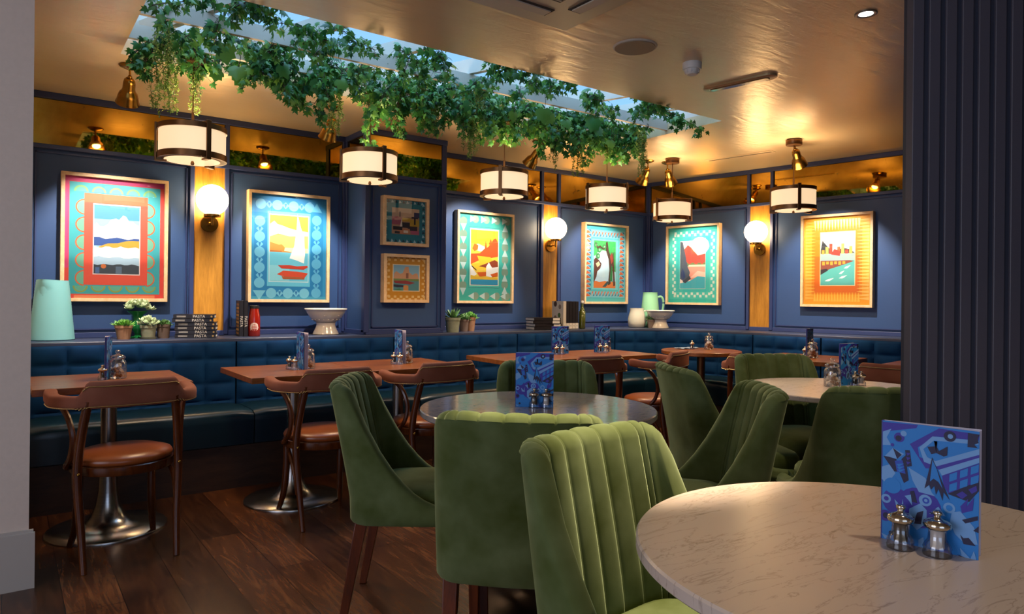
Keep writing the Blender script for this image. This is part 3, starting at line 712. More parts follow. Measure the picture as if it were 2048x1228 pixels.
def picture(label, loc, rz, W, H, art, fw=.022, dep=.060):
    root = thing('framed_print', label, 'picture', loc, rz)
    b = MB(); o = [(0, 0), (W, 0), (W, H), (0, H)]; i_ = [(fw, fw), (W - fw, fw), (W - fw, H - fw), (fw, H - fw)]
    R = lambda pts, y: [(x, y, z) for x, z in pts]
    b.loft([R(o, 0), R(o, -dep), R(i_, -dep), R(i_, -.004)], 0, True); b.build('frame', M['framewood'], root, bevel=.0015)
    b = MB(); b.box((W / 2, -.028, H / 2), (W - .01, .006, H - .01)); b.build('backing_board', mat('#c8b48e', .8), root)
    art.build('print', root, -.034, .55, fw * .8, fw * .8)
    b = MB(); b.add([(fw * .9, -.050, fw * .9), (W - fw * .9, -.050, fw * .9), (W - fw * .9, -.050, H - fw * .9), (fw * .9, -.050, H - fw * .9)], [(0, 1, 2, 3)]); b.build('glass_pane', M['picglass'], root, recalc=False)
    return root
M['framewood'] = wood('pale_frame_wood', '#c9a172', '#e6c79c', (3, 3, 3), .45, 5)
M['picglass'] = glass_mat('picture_glass', .08)
PW, PHH = .614, .821
def wavy(x0, x1, y, amp, n, ph=0, bottom=None, seed=1):
    rnd = random.Random(seed); top = [(x0 + (x1 - x0) * i / n, y + amp * sin(i * 1.7 + ph) * rnd.uniform(.3, 1)) for i in range(n + 1)]
    return [(x0, bottom)] + top + [(x1, bottom)]
# 1: clouds and hills, red border with arches
a = Art(PW - .035, PHH - .035)
a.rect('#e0483f', 0, 0, 1, 1, 0); a.rect('#c5326e', 0, .955, 1, 1, 1); a.rect('#d8407a', 0, .25, .045, .955, 1); a.rect('#e98a5e', .1, 0, .9, .03, 1)
a.rect('#3aa7b0', .05, .04, .95, .95, 1)
for i in range(5):
    for x, s in ((.195, -1), (.81, 1)):
        y = .17 + i * .145; a.disc('#d9663a', x, y, .088, 2, 90 if s < 0 else -90, 270 if s < 0 else 90); a.disc('#6fb398', x, y, .074, 3, 90 if s < 0 else -90, 270 if s < 0 else 90)
for i in range(5):
    x = .16 + i * .17; a.disc('#93a24e', x, .105, .072, 2, 180, 360); a.disc('#62b29a', x, .105, .056, 3, 180, 360); a.disc('#7fb06c', x, .875, .070, 2, 0, 180); a.disc('#58aea0', x, .875, .05, 3, 0, 180)
a.rect('#e2533e', .19, .115, .82, .865, 4); a.rect('#e86a45', .19, .79, .82, .865, 5)
a.rect('#f0dcd8', .275, .20, .745, .785, 5); a.rect('#4c93c9', .285, .21, .735, .775, 6)
a.rect('#8fc0de', .285, .21, .735, .66, 7)
a.poly('#f2eee4', [(.285, .49), (.285, .60), (.31, .63), (.34, .60), (.38, .60), (.42, .62), (.45, .66), (.50, .67), (.53, .66), (.57, .70), (.60, .69), (.63, .65), (.67, .65), (.70, .63), (.735, .62), (.735, .49)], 8)
a.poly('#2b4f93', wavy(.285, .735, .505, .012, 8, 1, .44), 9); a.poly('#c89a34', [(.33, .43), (.42, .46), (.52, .465), (.60, .485), (.66, .49), (.735, .49), (.735, .40), (.33, .41)], 10)
a.poly('#f4f1ea', wavy(.285, .735, .43, .012, 12, 2, .32), 11); a.poly('#a9c7dc', wavy(.285, .735, .345, .010, 9, 0, .27), 12)
a.poly('#3a4550', wavy(.285, .735, .285, .008, 12, 3, .21), 13); a.disc('#d0713a', .38, .27, .026, 14); a.rect('#5d7288', .50, .21, .56, .27, 14); a.rect('#4b6a9a', .30, .21, .34, .26, 14)
picture('large framed print of clouds over hills with a red and turquoise arched border', (.278, YA, 1.119), 0, PW, PHH, a)
# 2: sailing boat
a = Art(PW - .035, PHH - .035)
a.rect('#1f7fb8', 0, 0, 1, 1, 0); a.rect('#3f9fc6', 0, 0, 1, .035, 1); a.rect('#2a8fc4', 0, .035, .05, .93, 1); a.rect('#2a8fc4', .95, .035, 1, .93, 1)
def chain(x0, y0, x1, y1, n, c1, c2, k):
    for i in range(n):
        f = i / (n - 1); x = x0 + (x1 - x0) * f; y = y0 + (y1 - y0) * f
        a.disc(c1, x, y, .066, k)
        if i < n - 1:
            x += (x1 - x0) / (n - 1) / 2; y += (y1 - y0) / (n - 1) / 2; s = .036; r = PW / PHH
            a.poly(c1, [(x - s * 1.25, y), (x, y - s * 1.25 * r), (x + s * 1.25, y), (x, y + s * 1.25 * r)], k + 1); a.poly(c2, [(x - s * .5, y + s * .5), (x + s * .5, y + s * .5), (x, y - s * .6)], k + 2)
chain(.12, .74, .12, .16, 5, '#6cbfe0', '#1f74b0', 2); chain(.86, .78, .86, .07, 6, '#5cb2d8', '#1f74b0', 2); chain(.13, .90, .76, .90, 4, '#6db4d8', '#1f74b0', 2); chain(.27, .065, .70, .065, 3, '#74c4e0', '#1f74b0', 2)
a.poly('#74c4e0', [(.04, .09), (.20, .09), (.12, .0)], 2); a.poly('#5cb2d8', [(.79, .86), (.93, .86), (.86, .95)], 2)
a.rect('#63c2de', .215, .13, .775, .84, 5); a.rect('#bfe3ea', .235, .17, .755, .815, 6)
a.rect('#f0a43a', .245, .50, .745, .805, 7); a.rect('#f6c668', .245, .50, .745, .62, 8); a.rect('#6cc7dd', .245, .18, .745, .455, 8); a.rect('#8ad3e0', .245, .18, .50, .33, 9)
a.rect('#f7e2b0', .245, .455, .745, .50, 8)
a.poly('#fbeecb', [(.245, .60), (.25, .72), (.30, .75), (.34, .72), (.40, .71), (.48, .69), (.60, .67), (.745, .66), (.745, .62), (.5, .61), (.35, .63)], 10)
a.poly('#d98a3a', [(.245, .455), (.245, .55), (.29, .54), (.36, .525), (.40, .53), (.44, .50), (.43, .47), (.55, .455)], 10); a.rect('#9c5a36', .25, .46, .40, .468, 11)
a.poly('#fdfbf4', [(.60, .83), (.645, .70), (.69, .62), (.705, .44), (.69, .355), (.60, .38), (.50, .40), (.56, .52), (.59, .68)], 12)
a.poly('#c63c26', [(.35, .33), (.40, .30), (.69, .295), (.745, .32), (.735, .335), (.60, .325), (.50, .335)], 13)
a.poly('#d14a2c', [(.34, .245), (.42, .28), (.60, .275), (.745, .26), (.70, .215), (.45, .22)], 13); a.poly('#a85a34', [(.40, .225), (.70, .22), (.70, .20), (.42, .20)], 14)
picture('large framed print of a white-sailed red boat with a blue circle border', (1.421, YA, 1.119), 0, PW, PHH, a)
# 3: red hills and cottage
a = Art(PW - .035, PHH - .035)
a.rect('#3fae9f', 0, 0, 1, 1, 0); a.rect('#35a193', 0, .93, 1, 1, 1)
def tri(c, x, y, s, d, lay):
    r = PW / PHH; P = [(0, 1), (-.8, -.6), (.8, -.6)]; R_ = RAD(d); a.poly(c, [(x + s * (p * cos(R_) - w * sin(R_)), y + s * r * (p * sin(R_) + w * cos(R_))) for p, w in P], lay)
for i in range(6):
    y = .12 + i * .145
    a.disc('#7d9a85', .10, y + .06, .065, 1); tri('#bcd6d2', .10, y, .07, 180, 2); a.disc('#7f9b86', .88, y - .07, .065, 1); tri('#bcd6d2', .88, y, .07, 0, 2)
for i in range(4):
    x = .26 + i * .2; a.disc('#86a08b', x + .06, .935, .06, 1); tri('#c5dcd8', x, .935, .065, -90, 2); a.disc('#86a08b', x + .07, .06, .06, 1); tri('#c5dcd8', x, .06, .065, 90, 2)
a.rect('#2f7f86', .20, .155, .78, .85, 3); a.rect('#4db8a8', .205, .16, .775, .845, 4); a.rect('#f3ead2', .22, .18, .76, .83, 5)
a.rect('#f3b32b', .235, .19, .745, .815, 6); a.rect('#f6cf45', .235, .19, .745, .66, 7); a.poly('#fff3d0', [(.25, .60), (.36, .66), (.52, .62), (.70, .66), (.70, .58), (.4, .57)], 8)
a.poly('#d9531f', [(.235, .54), (.40, .55), (.48, .60), (.56, .63), (.66, .72), (.70, .73), (.745, .68), (.745, .52), (.60, .50), (.42, .48), (.235, .42)], 9)
a.poly('#c9711f', [(.26, .60), (.30, .66), (.37, .64), (.36, .59), (.30, .57)], 9); a.poly('#b35a1a', [(.49, .60), (.51, .70), (.53, .62)], 9); a.poly('#b35a1a', [(.57, .66), (.60, .72), (.64, .66), (.61, .64)], 10)
a.poly('#eec02e', [(.35, .52), (.60, .51), (.66, .45), (.50, .38), (.235, .37), (.235, .42), (.40, .44)], 10)
a.poly('#8a3b20', [(.38, .40), (.50, .43), (.68, .48), (.74, .46), (.745, .40), (.60, .38)], 11); a.poly('#f8f4ea', [(.52, .29), (.52, .40), (.57, .45), (.63, .39), (.745, .40), (.745, .33), (.62, .28)], 12)
a.poly('#f8f4ea', [(.235, .30), (.235, .42), (.29, .36), (.35, .31), (.30, .29)], 12); a.poly('#d9601f', [(.35, .33), (.52, .34), (.52, .29), (.40, .28)], 12); a.poly('#d9601f', [(.60, .31), (.74, .34), (.74, .29), (.64, .28)], 13); a.poly('#2e2320', [(.25, .41), (.34, .36), (.34, .35), (.25, .395)], 13)
a.poly('#e6b934', [(.235, .29), (.745, .27), (.745, .24), (.235, .26)], 12); a.rect('#2e8fb5', .235, .19, .745, .25, 13)
picture('large framed print of red hills and a white cottage with a teal triangle border', (3.193, YA, 1.119), 0, PW, PHH, a)
# 4: tree by water
a = Art(PW - .035, PHH - .035)
a.rect('#43b2bd', 0, 0, 1, 1, 0); a.rect('#58bcc0', 0, .0, 1, .05, 1); a.rect('#78c5d4', .02, .06, .98, .94, 1)
for i in range(15):
    y = .07 + i * .058
    for x in (.03, .84): a.poly('#d4653a', [(x, y), (x + .12, y + .012), (x + .03, y + .048)], 2); a.poly('#2a6f96', [(x + .12, y + .02), (x + .12, y + .052), (x + .05, y + .052)], 2)
for i in range(9):
    x = .17 + i * .075
    for y in (.075, .85): a.poly('#d4653a', [(x, y), (x + .05, y + .07), (x + .008, y + .06)], 2); a.poly('#2a6f96', [(x + .03, y), (x + .065, y + .01), (x + .06, y + .05)], 2)
a.rect('#52bdc4', .15, .14, .83, .84, 3); a.rect('#7bcfd6', .17, .165, .81, .82, 4)
a.rect('#bfe0f2', .215, .185, .745, .80, 5); a.rect('#3fb45c', .215, .60, .745, .80, 6); a.poly('#2f9a4c', [(.6, .42), (.745, .40), (.745, .66), (.62, .66)], 6)
a.disc('#c6e6f4', .44, .50, .24, 7); a.poly('#da7a34', wavy(.215, .745, .27, .012, 8, 1, .185), 8)
a.poly('#5a3428', [(.215, .25), (.215, .55), (.26, .58), (.33, .55), (.40, .50), (.37, .44), (.30, .40), (.28, .33)], 9); a.poly('#d9c8a0', [(.26, .50), (.33, .53), (.37, .49), (.30, .45)], 10)
a.poly('#4a2c22', [(.50, .78), (.54, .80), (.57, .68), (.64, .58), (.66, .44), (.62, .24), (.56, .22), (.59, .42), (.57, .56), (.50, .68)], 10)
a.poly('#4a2c22', [(.64, .60), (.69, .66), (.70, .50), (.72, .36), (.735, .22), (.69, .21), (.68, .38), (.65, .50)], 11); a.poly('#2f7f3a', [(.60, .30), (.64, .48), (.67, .46), (.67, .26)], 12); a.poly('#2e4a52', [(.42, .20), (.55, .28), (.58, .25), (.50, .20)], 12); a.poly('#9c3a30', [(.60, .60), (.65, .66), (.68, .55), (.64, .50)], 12)
for x, y in ((.26, .74), (.34, .68), (.46, .72), (.31, .60)): a.disc('#2f8a4a', x, y, .05, 11); a.disc('#8fd0a0', x + .01, y, .022, 12)
a.poly('#4a2c22', [(.24, .80), (.30, .72), (.36, .74), (.44, .70), (.52, .74), (.44, .68), (.36, .71), (.29, .69)], 13)
picture('framed print of a twisting green tree over pale water, orange triangle border', (4.686, YA, 1.119), 0, PW, PHH, a)
# 5: red mountain
a = Art(PW - .035, PHH - .035)
a.rect('#2fb5a6', 0, 0, 1, 1, 0); a.rect('#45bfb0', .03, .05, .97, .95, 1)
for i in range(19):
    y = .075 + i * .0445
    for x in (.085, .855): a.rect('#d3e2d2', x + (.0 if i % 2 else .035), y, x + (.04 if i % 2 else .075), y + .036, 2)
for i in range(13):
    x = .125 + i * .057
    for y in (.075, .875): a.rect('#d3e2d2', x, y + (0 if i % 2 else .03), x + .045, y + (.034 if i % 2 else .064), 2)
a.rect('#37b6ad', .17, .15, .83, .86, 3); a.rect('#f0dccb', .245, .185, .755, .815, 4)
a.rect('#f6dcd0', .25, .19, .75, .81, 5); a.poly('#cf4a3c', [(.25, .66), (.35, .72), (.40, .76), (.48, .72), (.60, .62), (.75, .64), (.75, .50), (.25, .50)], 6)
a.poly('#6f7d4a', wavy(.35, .75, .52, .02, 12, 0, .48), 7); a.rect('#e6d6b0', .42, .475, .75, .50, 8); a.rect('#e0937c', .35, .30, .75, .475, 8)
a.poly('#f0b8a0', [(.45, .33), (.6, .42), (.75, .40), (.75, .33)], 9); a.poly('#3fa9b5', [(.25, .19), (.25, .26), (.45, .29), (.60, .35), (.75, .34), (.75, .19)], 10)
a.poly('#4b5560', [(.25, .32), (.25, .81), (.30, .80), (.36, .62), (.40, .48), (.45, .40), (.42, .33), (.33, .28)], 11); a.poly('#2b3f6a', [(.25, .36), (.30, .46), (.34, .40), (.36, .34), (.30, .30)], 12); a.poly('#3a3f45', [(.30, .28), (.44, .36), (.47, .32), (.36, .26)], 12)
picture('framed print of a red mountain above teal water, checked turquoise border', PB(YA - 4.989, 0, 1.119), ROTB, PW, PHH, a)
# 6: harbour, orange border
a = Art(PW - .035, PHH - .035)
a.rect('#f0a01c', 0, 0, 1, 1, 0); a.rect('#e8820f', .13, .12, .87, .88, 1); a.rect('#e2690f', .17, .14, .83, .55, 2)
for i in range(24):
    y = .06 + i * .0375
    a.poly('#f4b84a', [(.03, y), (.19, y + .016), (.03, y + .032)], 3); a.poly('#f6c262', [(.97, y), (.79, y + .016), (.97, y + .032)], 3)
for i in range(16):
    x = .16 + i * .043
    a.poly('#f6bf45', [(x, .04), (x + .038, .04), (x + .019, .15)], 3); a.poly('#fadf9a', [(x, .96), (x + .038, .96), (x + .019, .84)], 3)
a.rect('#f6d9a0', .255, .215, .775, .825, 4); a.rect('#f4efe6', .265, .225, .765, .815, 5)
a.poly('#2f3338', [(.265, .62), (.29, .73), (.38, .65), (.44, .60), (.60, .64), (.70, .62), (.765, .58), (.765, .52), (.265, .52)], 6); a.rect('#9fb4ae', .265, .50, .765, .58, 7)
for i, c in enumerate(('#e6a03a', '#f0c25a', '#c5452c', '#e6a03a', '#d9602f', '#f0c25a', '#c5452c', '#e8b04a')): a.rect(c, .28 + i * .058, .575, .325 + i * .058, .62 + .035 * ((i * 7) % 3), 8)
a.poly('#f3e2c0', [(.46, .60), (.475, .74), (.49, .60)], 9); a.poly('#c23c2a', [(.42, .57), (.47, .63), (.56, .60), (.55, .55)], 9)
a.poly('#57b3a8', [(.265, .225), (.765, .225), (.765, .50), (.265, .50)], 7); a.poly('#8a4632', [(.265, .36), (.265, .50), (.70, .50), (.755, .49), (.60, .45), (.42, .41)], 8); a.poly('#2f2a30', [(.265, .34), (.265, .40), (.36, .41), (.38, .39)], 9)
for i in range(6): a.rect('#e0a232', .29 + i * .06, .45 + (i % 2) * .01, .33 + i * .06, .49, 9)
for x, y, s in ((.40, .28, .07), (.60, .31, .06), (.66, .42, .05), (.58, .36, .04)): a.poly('#eef0e6', [(x - s, y - .01), (x - s * .3, y + .012), (x + s, y + .025), (x + s * .2, y - .004), (x - s * .2, y - .012)], 10)
picture('framed print of a harbour with white birds, glowing orange spiked border', PB(YA - 3.562, 0, 1.119), ROTB, PW, PHH, a)
# small ones on the boxed pier
a = Art(.392 - .035, .375 - .035)
a.rect('#1e8090', 0, 0, 1, 1, 0)
for i in range(10):
    t_ = .06 + i * .09
    for (x, y) in ((t_, .02), (t_, .90), (.0, t_), (.90, t_)): a.poly('#bcd8dc' if i % 2 else '#123f52', [(x, y), (x + .07, y + .015), (x + .02, y + .075)], 1)
a.rect('#b98a6a', .17, .21, .83, .80, 2); a.rect('#d9b79a', .17, .60, .83, .80, 3); a.rect('#a8566a', .17, .42, .40, .60, 3)
for x0, y0, x1, y1, c in ((.42, .50, .62, .58, '#caa43a'), (.60, .40, .83, .55, '#c29a30'), (.40, .36, .6, .48, '#20202e'), (.55, .30, .78, .40, '#2a2030'), (.30, .22, .60, .34, '#d08a60'), (.20, .30, .42, .38, '#1a1a28'), (.62, .22, .83, .30, '#c0607a'), (.45, .24, .56, .30, '#f0e0c8'), (.64, .58, .80, .62, '#241c30'), (.70, .44, .74, .60, '#241c30'), (.24, .22, .36, .27, '#22202c')): a.rect(c, x0, y0, x1, y1, 4)
a.poly('#e8dccb', [(.36, .38), (.40, .56), (.42, .38)], 5); a.rect('#241c2c', .35, .60, .37, .72, 5); a.rect('#3a3560', .70, .60, .83, .72, 4)
picture('small framed print with teal zigzag border, upper of two on the boxed pier', (2.299, BY, 1.562), 0, .392, .375, a, .024)
a = Art(.390 - .035, .372 - .035)
a.rect('#c38a22', 0, 0, 1, 1, 0)
for i in range(14):
    t_ = i / 14
    for k in range(2):
        if (i + k) % 2 == 0:
            for (x, y) in ((t_, k * .055), (t_, .945 - k * .055), (k * .055, t_), (.945 - k * .055, t_)): a.rect('#e0c488', x, y, x + .06, y + .05, 1)
a.rect('#e9dcc0', .18, .20, .84, .82, 2); a.rect('#7fb6d6', .20, .22, .82, .80, 3); a.poly('#c99b7c', [(.20, .46), (.22, .62), (.27, .66), (.36, .60), (.42, .62), (.48, .76), (.56, .77), (.58, .64), (.66, .58), (.72, .62), (.78, .62), (.80, .54), (.82, .46)], 4)
a.poly('#8a5a4c', [(.50, .50), (.50, .62), (.56, .62), (.56, .50)], 5); a.rect('#6a8a54', .20, .44, .82, .49, 5); a.rect('#4c8a98', .20, .22, .82, .44, 5); a.poly('#8a2f3c', [(.20, .44), (.50, .45), (.72, .40), (.60, .36), (.24, .39)], 6); a.poly('#1f2440', [(.20, .36), (.40, .35), (.56, .31), (.30, .29), (.20, .31)], 6); a.poly('#c98a50', [(.44, .22), (.44, .33), (.50, .35), (.56, .33), (.56, .22)], 6); a.poly('#3f7a5a', [(.20, .22), (.34, .27), (.44, .22)], 7)
picture('small framed castle print with ochre checked border, lower of two on the pier', (2.307, BY, 1.125), 0, .390, .372, a, .024)

# ------------------------------------------------------------------ menus
LB, MBL, DB_, NV, PU = '#6c9ccf', '#1878c4', '#1f46ae', '#120f3a', '#352a96'
def cover():
    a = Art(.148, .212); sx, sy = 595., 765.
    def P(c, pts, lay): a.poly(c, [((x - 200) / sx, 1 - (y - 140 - (x - 200) * .115) / sy) for x, y in pts], lay)
    a.rect(MBL, 0, 0, 1, 1, 0)
    P(PU, [(200, 150), (430, 170), (420, 190), (200, 215)], 1); P(LB, [(200, 215), (260, 195), (230, 250), (260, 300), (200, 300)], 1)
    P(PU, [(380, 290), (560, 190), (795, 225), (790, 260), (540, 240), (430, 310), (440, 370), (560, 410), (560, 440), (480, 440)], 1)
    P(LB, [(440, 310), (520, 240), (790, 262), (790, 285), (530, 265), (465, 320), (490, 370), (540, 392), (795, 310), (795, 345), (545, 425), (470, 400)], 2)
    P(PU, [(545, 425), (795, 345), (795, 362), (560, 445)], 3); P(LB, [(560, 445), (795, 362), (795, 392), (580, 480)], 3); P(PU, [(580, 480), (795, 395), (795, 520), (620, 590), (590, 540)], 2)
    for i in range(3):
        for j in range(2): x = 625 + i * 62; y = 470 - i * 25 + j * 62; P(MBL, [(x, y), (x + 45, y - 18), (x + 42, y + 28), (x - 2, y + 46)], 4)
    P(NV, [(615, 590), (795, 500), (795, 560), (740, 630)], 3); P(PU, [(665, 590), (700, 568), (730, 590), (700, 615)], 4); P(PU, [(735, 555), (780, 530), (785, 560), (755, 580)], 4)
    P(LB, [(220, 370), (272, 318), (345, 355), (300, 388)], 2); P(NV, [(272, 318), (300, 388), (330, 360)], 3); P(NV, [(210, 372), (245, 375), (295, 390), (300, 470), (280, 468)], 2)
    P(NV, [(330, 385), (368, 350), (362, 430), (375, 520), (345, 540), (310, 460)], 2); P(DB_, [(285, 400), (335, 395), (355, 480), (300, 470)], 3)
    for k in range(3): P(MBL, [(295 + k * 4, 420 + k * 18), (345 + k * 4, 415 + k * 18), (310 + k * 4, 436 + k * 18)], 4)
    P(NV, [(350, 330), (380, 330), (395, 430), (365, 435)], 2)
    for k in range(3): P(PU, [(358, 345 + k * 28), (388, 350 + k * 28), (366, 366 + k * 28)], 3)
    P(LB, [(200, 440), (250, 425), (290, 480), (260, 520), (220, 540), (200, 520)], 2); P(LB, [(375, 440), (480, 500), (520, 590), (540, 610), (440, 590), (400, 520)], 2)
    P(NV, [(520, 370), (490, 500), (475, 565), (505, 540), (515, 570), (535, 545), (545, 600), (560, 560), (585, 635), (590, 580), (628, 628), (590, 540), (550, 440)], 5); P(MBL, [(522, 385), (508, 520), (530, 500), (560, 520), (585, 560), (548, 440)], 6)
    P(NV, [(490, 305), (545, 300), (550, 270), (530, 268), (560, 330), (612, 300), (610, 355), (590, 362), (545, 342), (515, 350)], 5)
    def D(c, x, y, r, lay): a.disc(c, (x - 200) / sx, 1 - (y - 140 - (x - 200) * .115) / sy, r / sx, lay)
    D(PU, 312, 250, 34, 2); D(NV, 308, 255, 20, 3); D(LB, 340, 225, 20, 2); D(PU, 268, 298, 12, 2); D(NV, 625, 238, 36, 5); D(LB, 628, 238, 16, 6); P(NV, [(730, 215), (795, 225), (785, 250), (790, 275), (765, 285), (785, 305), (728, 300)], 4)
    D(MBL, 270, 560, 56, 3); D(PU, 440, 690, 140, 1); D(PU, 300, 660, 95, 1); D(LB, 480, 640, 40, 3); D(DB_, 484, 640, 22, 4); D(LB, 484, 640, 11, 5); D(LB, 625, 675, 36, 3); D(MBL, 625, 675, 20, 4); D(LB, 230, 645, 32, 3); D(PU, 232, 645, 16, 4)
    P(NV, [(385, 590), (410, 585), (430, 660), (395, 655)], 4); P(LB, [(350, 620), (390, 610), (400, 680), (380, 650)], 4); P(LB, [(285, 645), (330, 690), (340, 640), (345, 710), (300, 700)], 4)
    P(LB, [(380, 700), (450, 660), (490, 700), (490, 780), (430, 830), (380, 780)], 3); P(NV, [(430, 720), (470, 705), (455, 790), (410, 790)], 5); P(LB, [(505, 720), (560, 672), (605, 728)], 4); P(NV, [(505, 712), (570, 702), (580, 715), (520, 722)], 5)
    P(LB, [(640, 700), (690, 690), (770, 780), (790, 880), (720, 885), (660, 830), (630, 760)], 3); P(NV, [(690, 830), (710, 850), (740, 845), (780, 890), (710, 885)], 5); P(NV, [(700, 740), (790, 710), (790, 735), (720, 760)], 5)
    P(PU, [(690, 660), (735, 610), (725, 660), (768, 600), (760, 680), (700, 700)], 4); D(PU, 225, 755, 40, 3); D(NV, 232, 755, 22, 4); D(NV, 265, 865, 16, 3); D(LB, 540, 790, 50, 2); P(NV, [(765, 800), (795, 770), (795, 810)], 5)
    P(LB, [(650, 880), (700, 960), (690, 910), (750, 985), (770, 920), (785, 1015), (700, 990)], 4); P(NV, [(670, 950), (720, 985), (740, 975), (780, 1030), (690, 1005)], 5); P(LB, [(200, 870), (255, 890), (225, 905)], 3); P(LB, [(440, 890), (470, 870), (480, 950), (440, 950)], 2); P(DB_, [(560, 900), (640, 950), (650, 1000), (560, 960)], 2)
    a.p = [(c, [(min(max(x, 0), 1), min(max(y, 0), 1)) for x, y in pts], l_) for c, pts, l_ in a.p]
    return a
CV = cover()
def menu(label):
    root = thing('menu_card', label, 'menu', (0, 0, 0), 0)
    b = MB(); b.box((.074, -.0005, .106), (.148, .0008, .212)); f = b.build('front_cover', mat('#22308c', .35), root); CV.build('cover_art', f, -.0012, .55)
    o = RAD(7); b = MB(); b.T = Matrix.Rotation(o, 4, 'Z'); b.box((.074, .0075, .106), (.148, .0008, .212)); bk = b.build('back_cover', M['paper'], root)
    for k in range(4):
        b = MB(); b.T = Matrix.Rotation(o * (k + .6) / 5, 4, 'Z'); b.box((.0735, .0012 + k * .0015, .106), (.146, .0004, .210)); b.build('page', M['paper'], root)
    b = MB(); b.box((0, .003, .106), (.002, .009, .212)); b.build('spine', mat('#1d2a80', .4), root)
    return root
ZT_ = .745
mn = menu('large blue illustrated menu standing on the foreground marble table'); mn.location = (1.280, .619, ZT_); mn.rotation_euler[2] = math.atan2(.481 - .619, 1.302 - 1.280)
for lab, x, y, d in (('bright blue menu standing on the middle marble table', 1.620, 2.193, -43),
    ('blue menu seen nearly edge-on on the leftmost wooden table', .405, 3.93, 75), ('blue menu fanned open on the second wooden table', 1.40, 4.08, -94),
    ('blue menu fanned open on the third wooden table', 2.06, 4.12, -99), ('blue menu on the wooden table directly behind the middle marble table menu', 3.37, 4.10, -8),
    ('blue menu on the wooden table left of the round wooden table', 3.79, 4.08, -6), ('dark menu turned edge-on on the right wall table beside a sugar jar', 4.95, 2.965, 14),
    ('light blue menu on the right-hand marble table', 3.395, 1.852, -5)):
    dup(mn, lab, (x, y, ZT_), RAD(d))
root = thing('napkin', 'crumpled blue paper lying on the round wooden table', 'napkin', (4.80, 3.99, ZT_ + .001))
b = MB(); b.grid(lambda u, v: Vector(((u - .5) * .24, (v - .5) * .10, .004 + .006 * abs(sin(u * 9 + v * 4)))), 14, 8); b.build('sheet', mat('#8fa4c8', .7), root, recalc=False)

# ------------------------------------------------------------------ mills and sugar jars
def mill(label, fill):
    root = thing('pepper_mill' if fill == 'pepper' else 'salt_mill', label, 'mill', (0, 0, 0), 0)
    b = MB(); b.lathe([(0, 0), (.0215, 0), (.0225, .004), (.0205, .009), (.022, .013), (.019, .020), (.0145, .026), (.0135, .040), (.0150, .044), (0, .044)], 28); b.build('acrylic_body', M['acrylic'], root, sharp=50)
    b = MB(); b.lathe([(0, .012), (.0105, .012), (.0105, .042), (0, .042)], 16); b.build('filling', mat('#1c1410' if fill == 'pepper' else '#c9c2bb', .8), root)
    b = MB(); b.lathe([(0, .044), (.016, .044), (.0205, .047), (.0215, .051), (.0205, .055), (.013, .060), (.006, .0625), (.005, .066), (.0075, .0685), (.0078, .072), (.006, .0745), (0, .075)], 28); b.build('steel_cap', M['chrome'], root, sharp=60)
    return root
pm = mill('dark-filled pepper mill on the foreground marble table', 'pepper'); pm.location = (1.256, .575, ZT_)
sm = mill('clear salt mill on the foreground marble table, right of the pepper mill', 'salt'); sm.location = (1.272, .523, ZT_)
for k, (x, y, lab) in enumerate(((1.668, 2.135, 'pepper mill before the menu on the middle marble table'), (.392, 3.945, 'pepper mill beside the menu on the leftmost wooden table'), (1.338, 4.02, 'pepper mill left of the menu on the second wooden table'),
    (1.995, 4.00, 'pepper mill left of the menu on the third wooden table'), (3.37, 4.05, 'pepper mill before the menu behind the middle marble table'), (3.80, 4.03, 'left mill on the wooden table beside the round wooden table'),
    (4.775, 3.92, 'single mill on the round wooden table'), (4.965, 2.99, 'small mill left of the dark menu on the right wall table'), (3.455, 1.81, 'left mill beside the light blue menu on the right-hand marble table'))):
    dup(pm, lab, (x, y, ZT_))
for k, (x, y, lab) in enumerate(((1.702, 2.103, 'clear salt mill before the menu on the middle marble table'), (1.350, 3.96, 'clear salt mill at the fanned menu on the second wooden table'),
    (2.010, 3.95, 'clear salt mill at the fanned menu on the third wooden table'), (3.41, 4.03, 'clear salt mill before the menu behind the middle marble table'), (3.825, 3.99, 'right mill on the wooden table beside the round wooden table'), (3.500, 1.80, 'right mill beside the light blue menu on the right-hand marble table'))):
    dup(sm, lab, (x, y, ZT_))
def jar(label):
    root = thing('sugar_jar', label, 'jar', (0, 0, 0), 0)
    b = MB(); b.lathe([(0, .001), (.036, .001), (.040, .005), (.040, .075), (.036, .088), (.030, .094), (.031, .100)], 32); b.build('glass_body', M['jarglass'], root, sharp=60)
    b = MB(); b.lathe([(.030, .098), (.036, .100), (.037, .105), (.034, .110), (.026, .116), (.014, .120), (.008, .123), (.008, .126), (.013, .131), (.013, .137), (.008, .142), (0, .143)], 28); b.build('glass_lid', M['jarglass'], root, sharp=60)
    b = MB(); rnd = random.Random(3)
    for k in range(30):
        a_ = rnd.uniform(0, 6.28); r = .029 * rnd.uniform(0, 1) ** .5; b.T = Matrix.Translation((r * cos(a_), r * sin(a_), .010 + .058 * k / 30)) @ Matrix.Rotation(rnd.uniform(0, 3), 4, (rnd.random(), rnd.random(), 1)); b.box((0, 0, 0), (.014, .012, .012), 1 if rnd.random() < .6 else 0)
    b.build('sugar_cubes', [mat('#8a5a34', .8), mat('#e6dccf', .7)], root)
    return root
sj = jar('glass sugar jar on the leftmost wooden table'); sj.location = (.462, 4.00, ZT_)
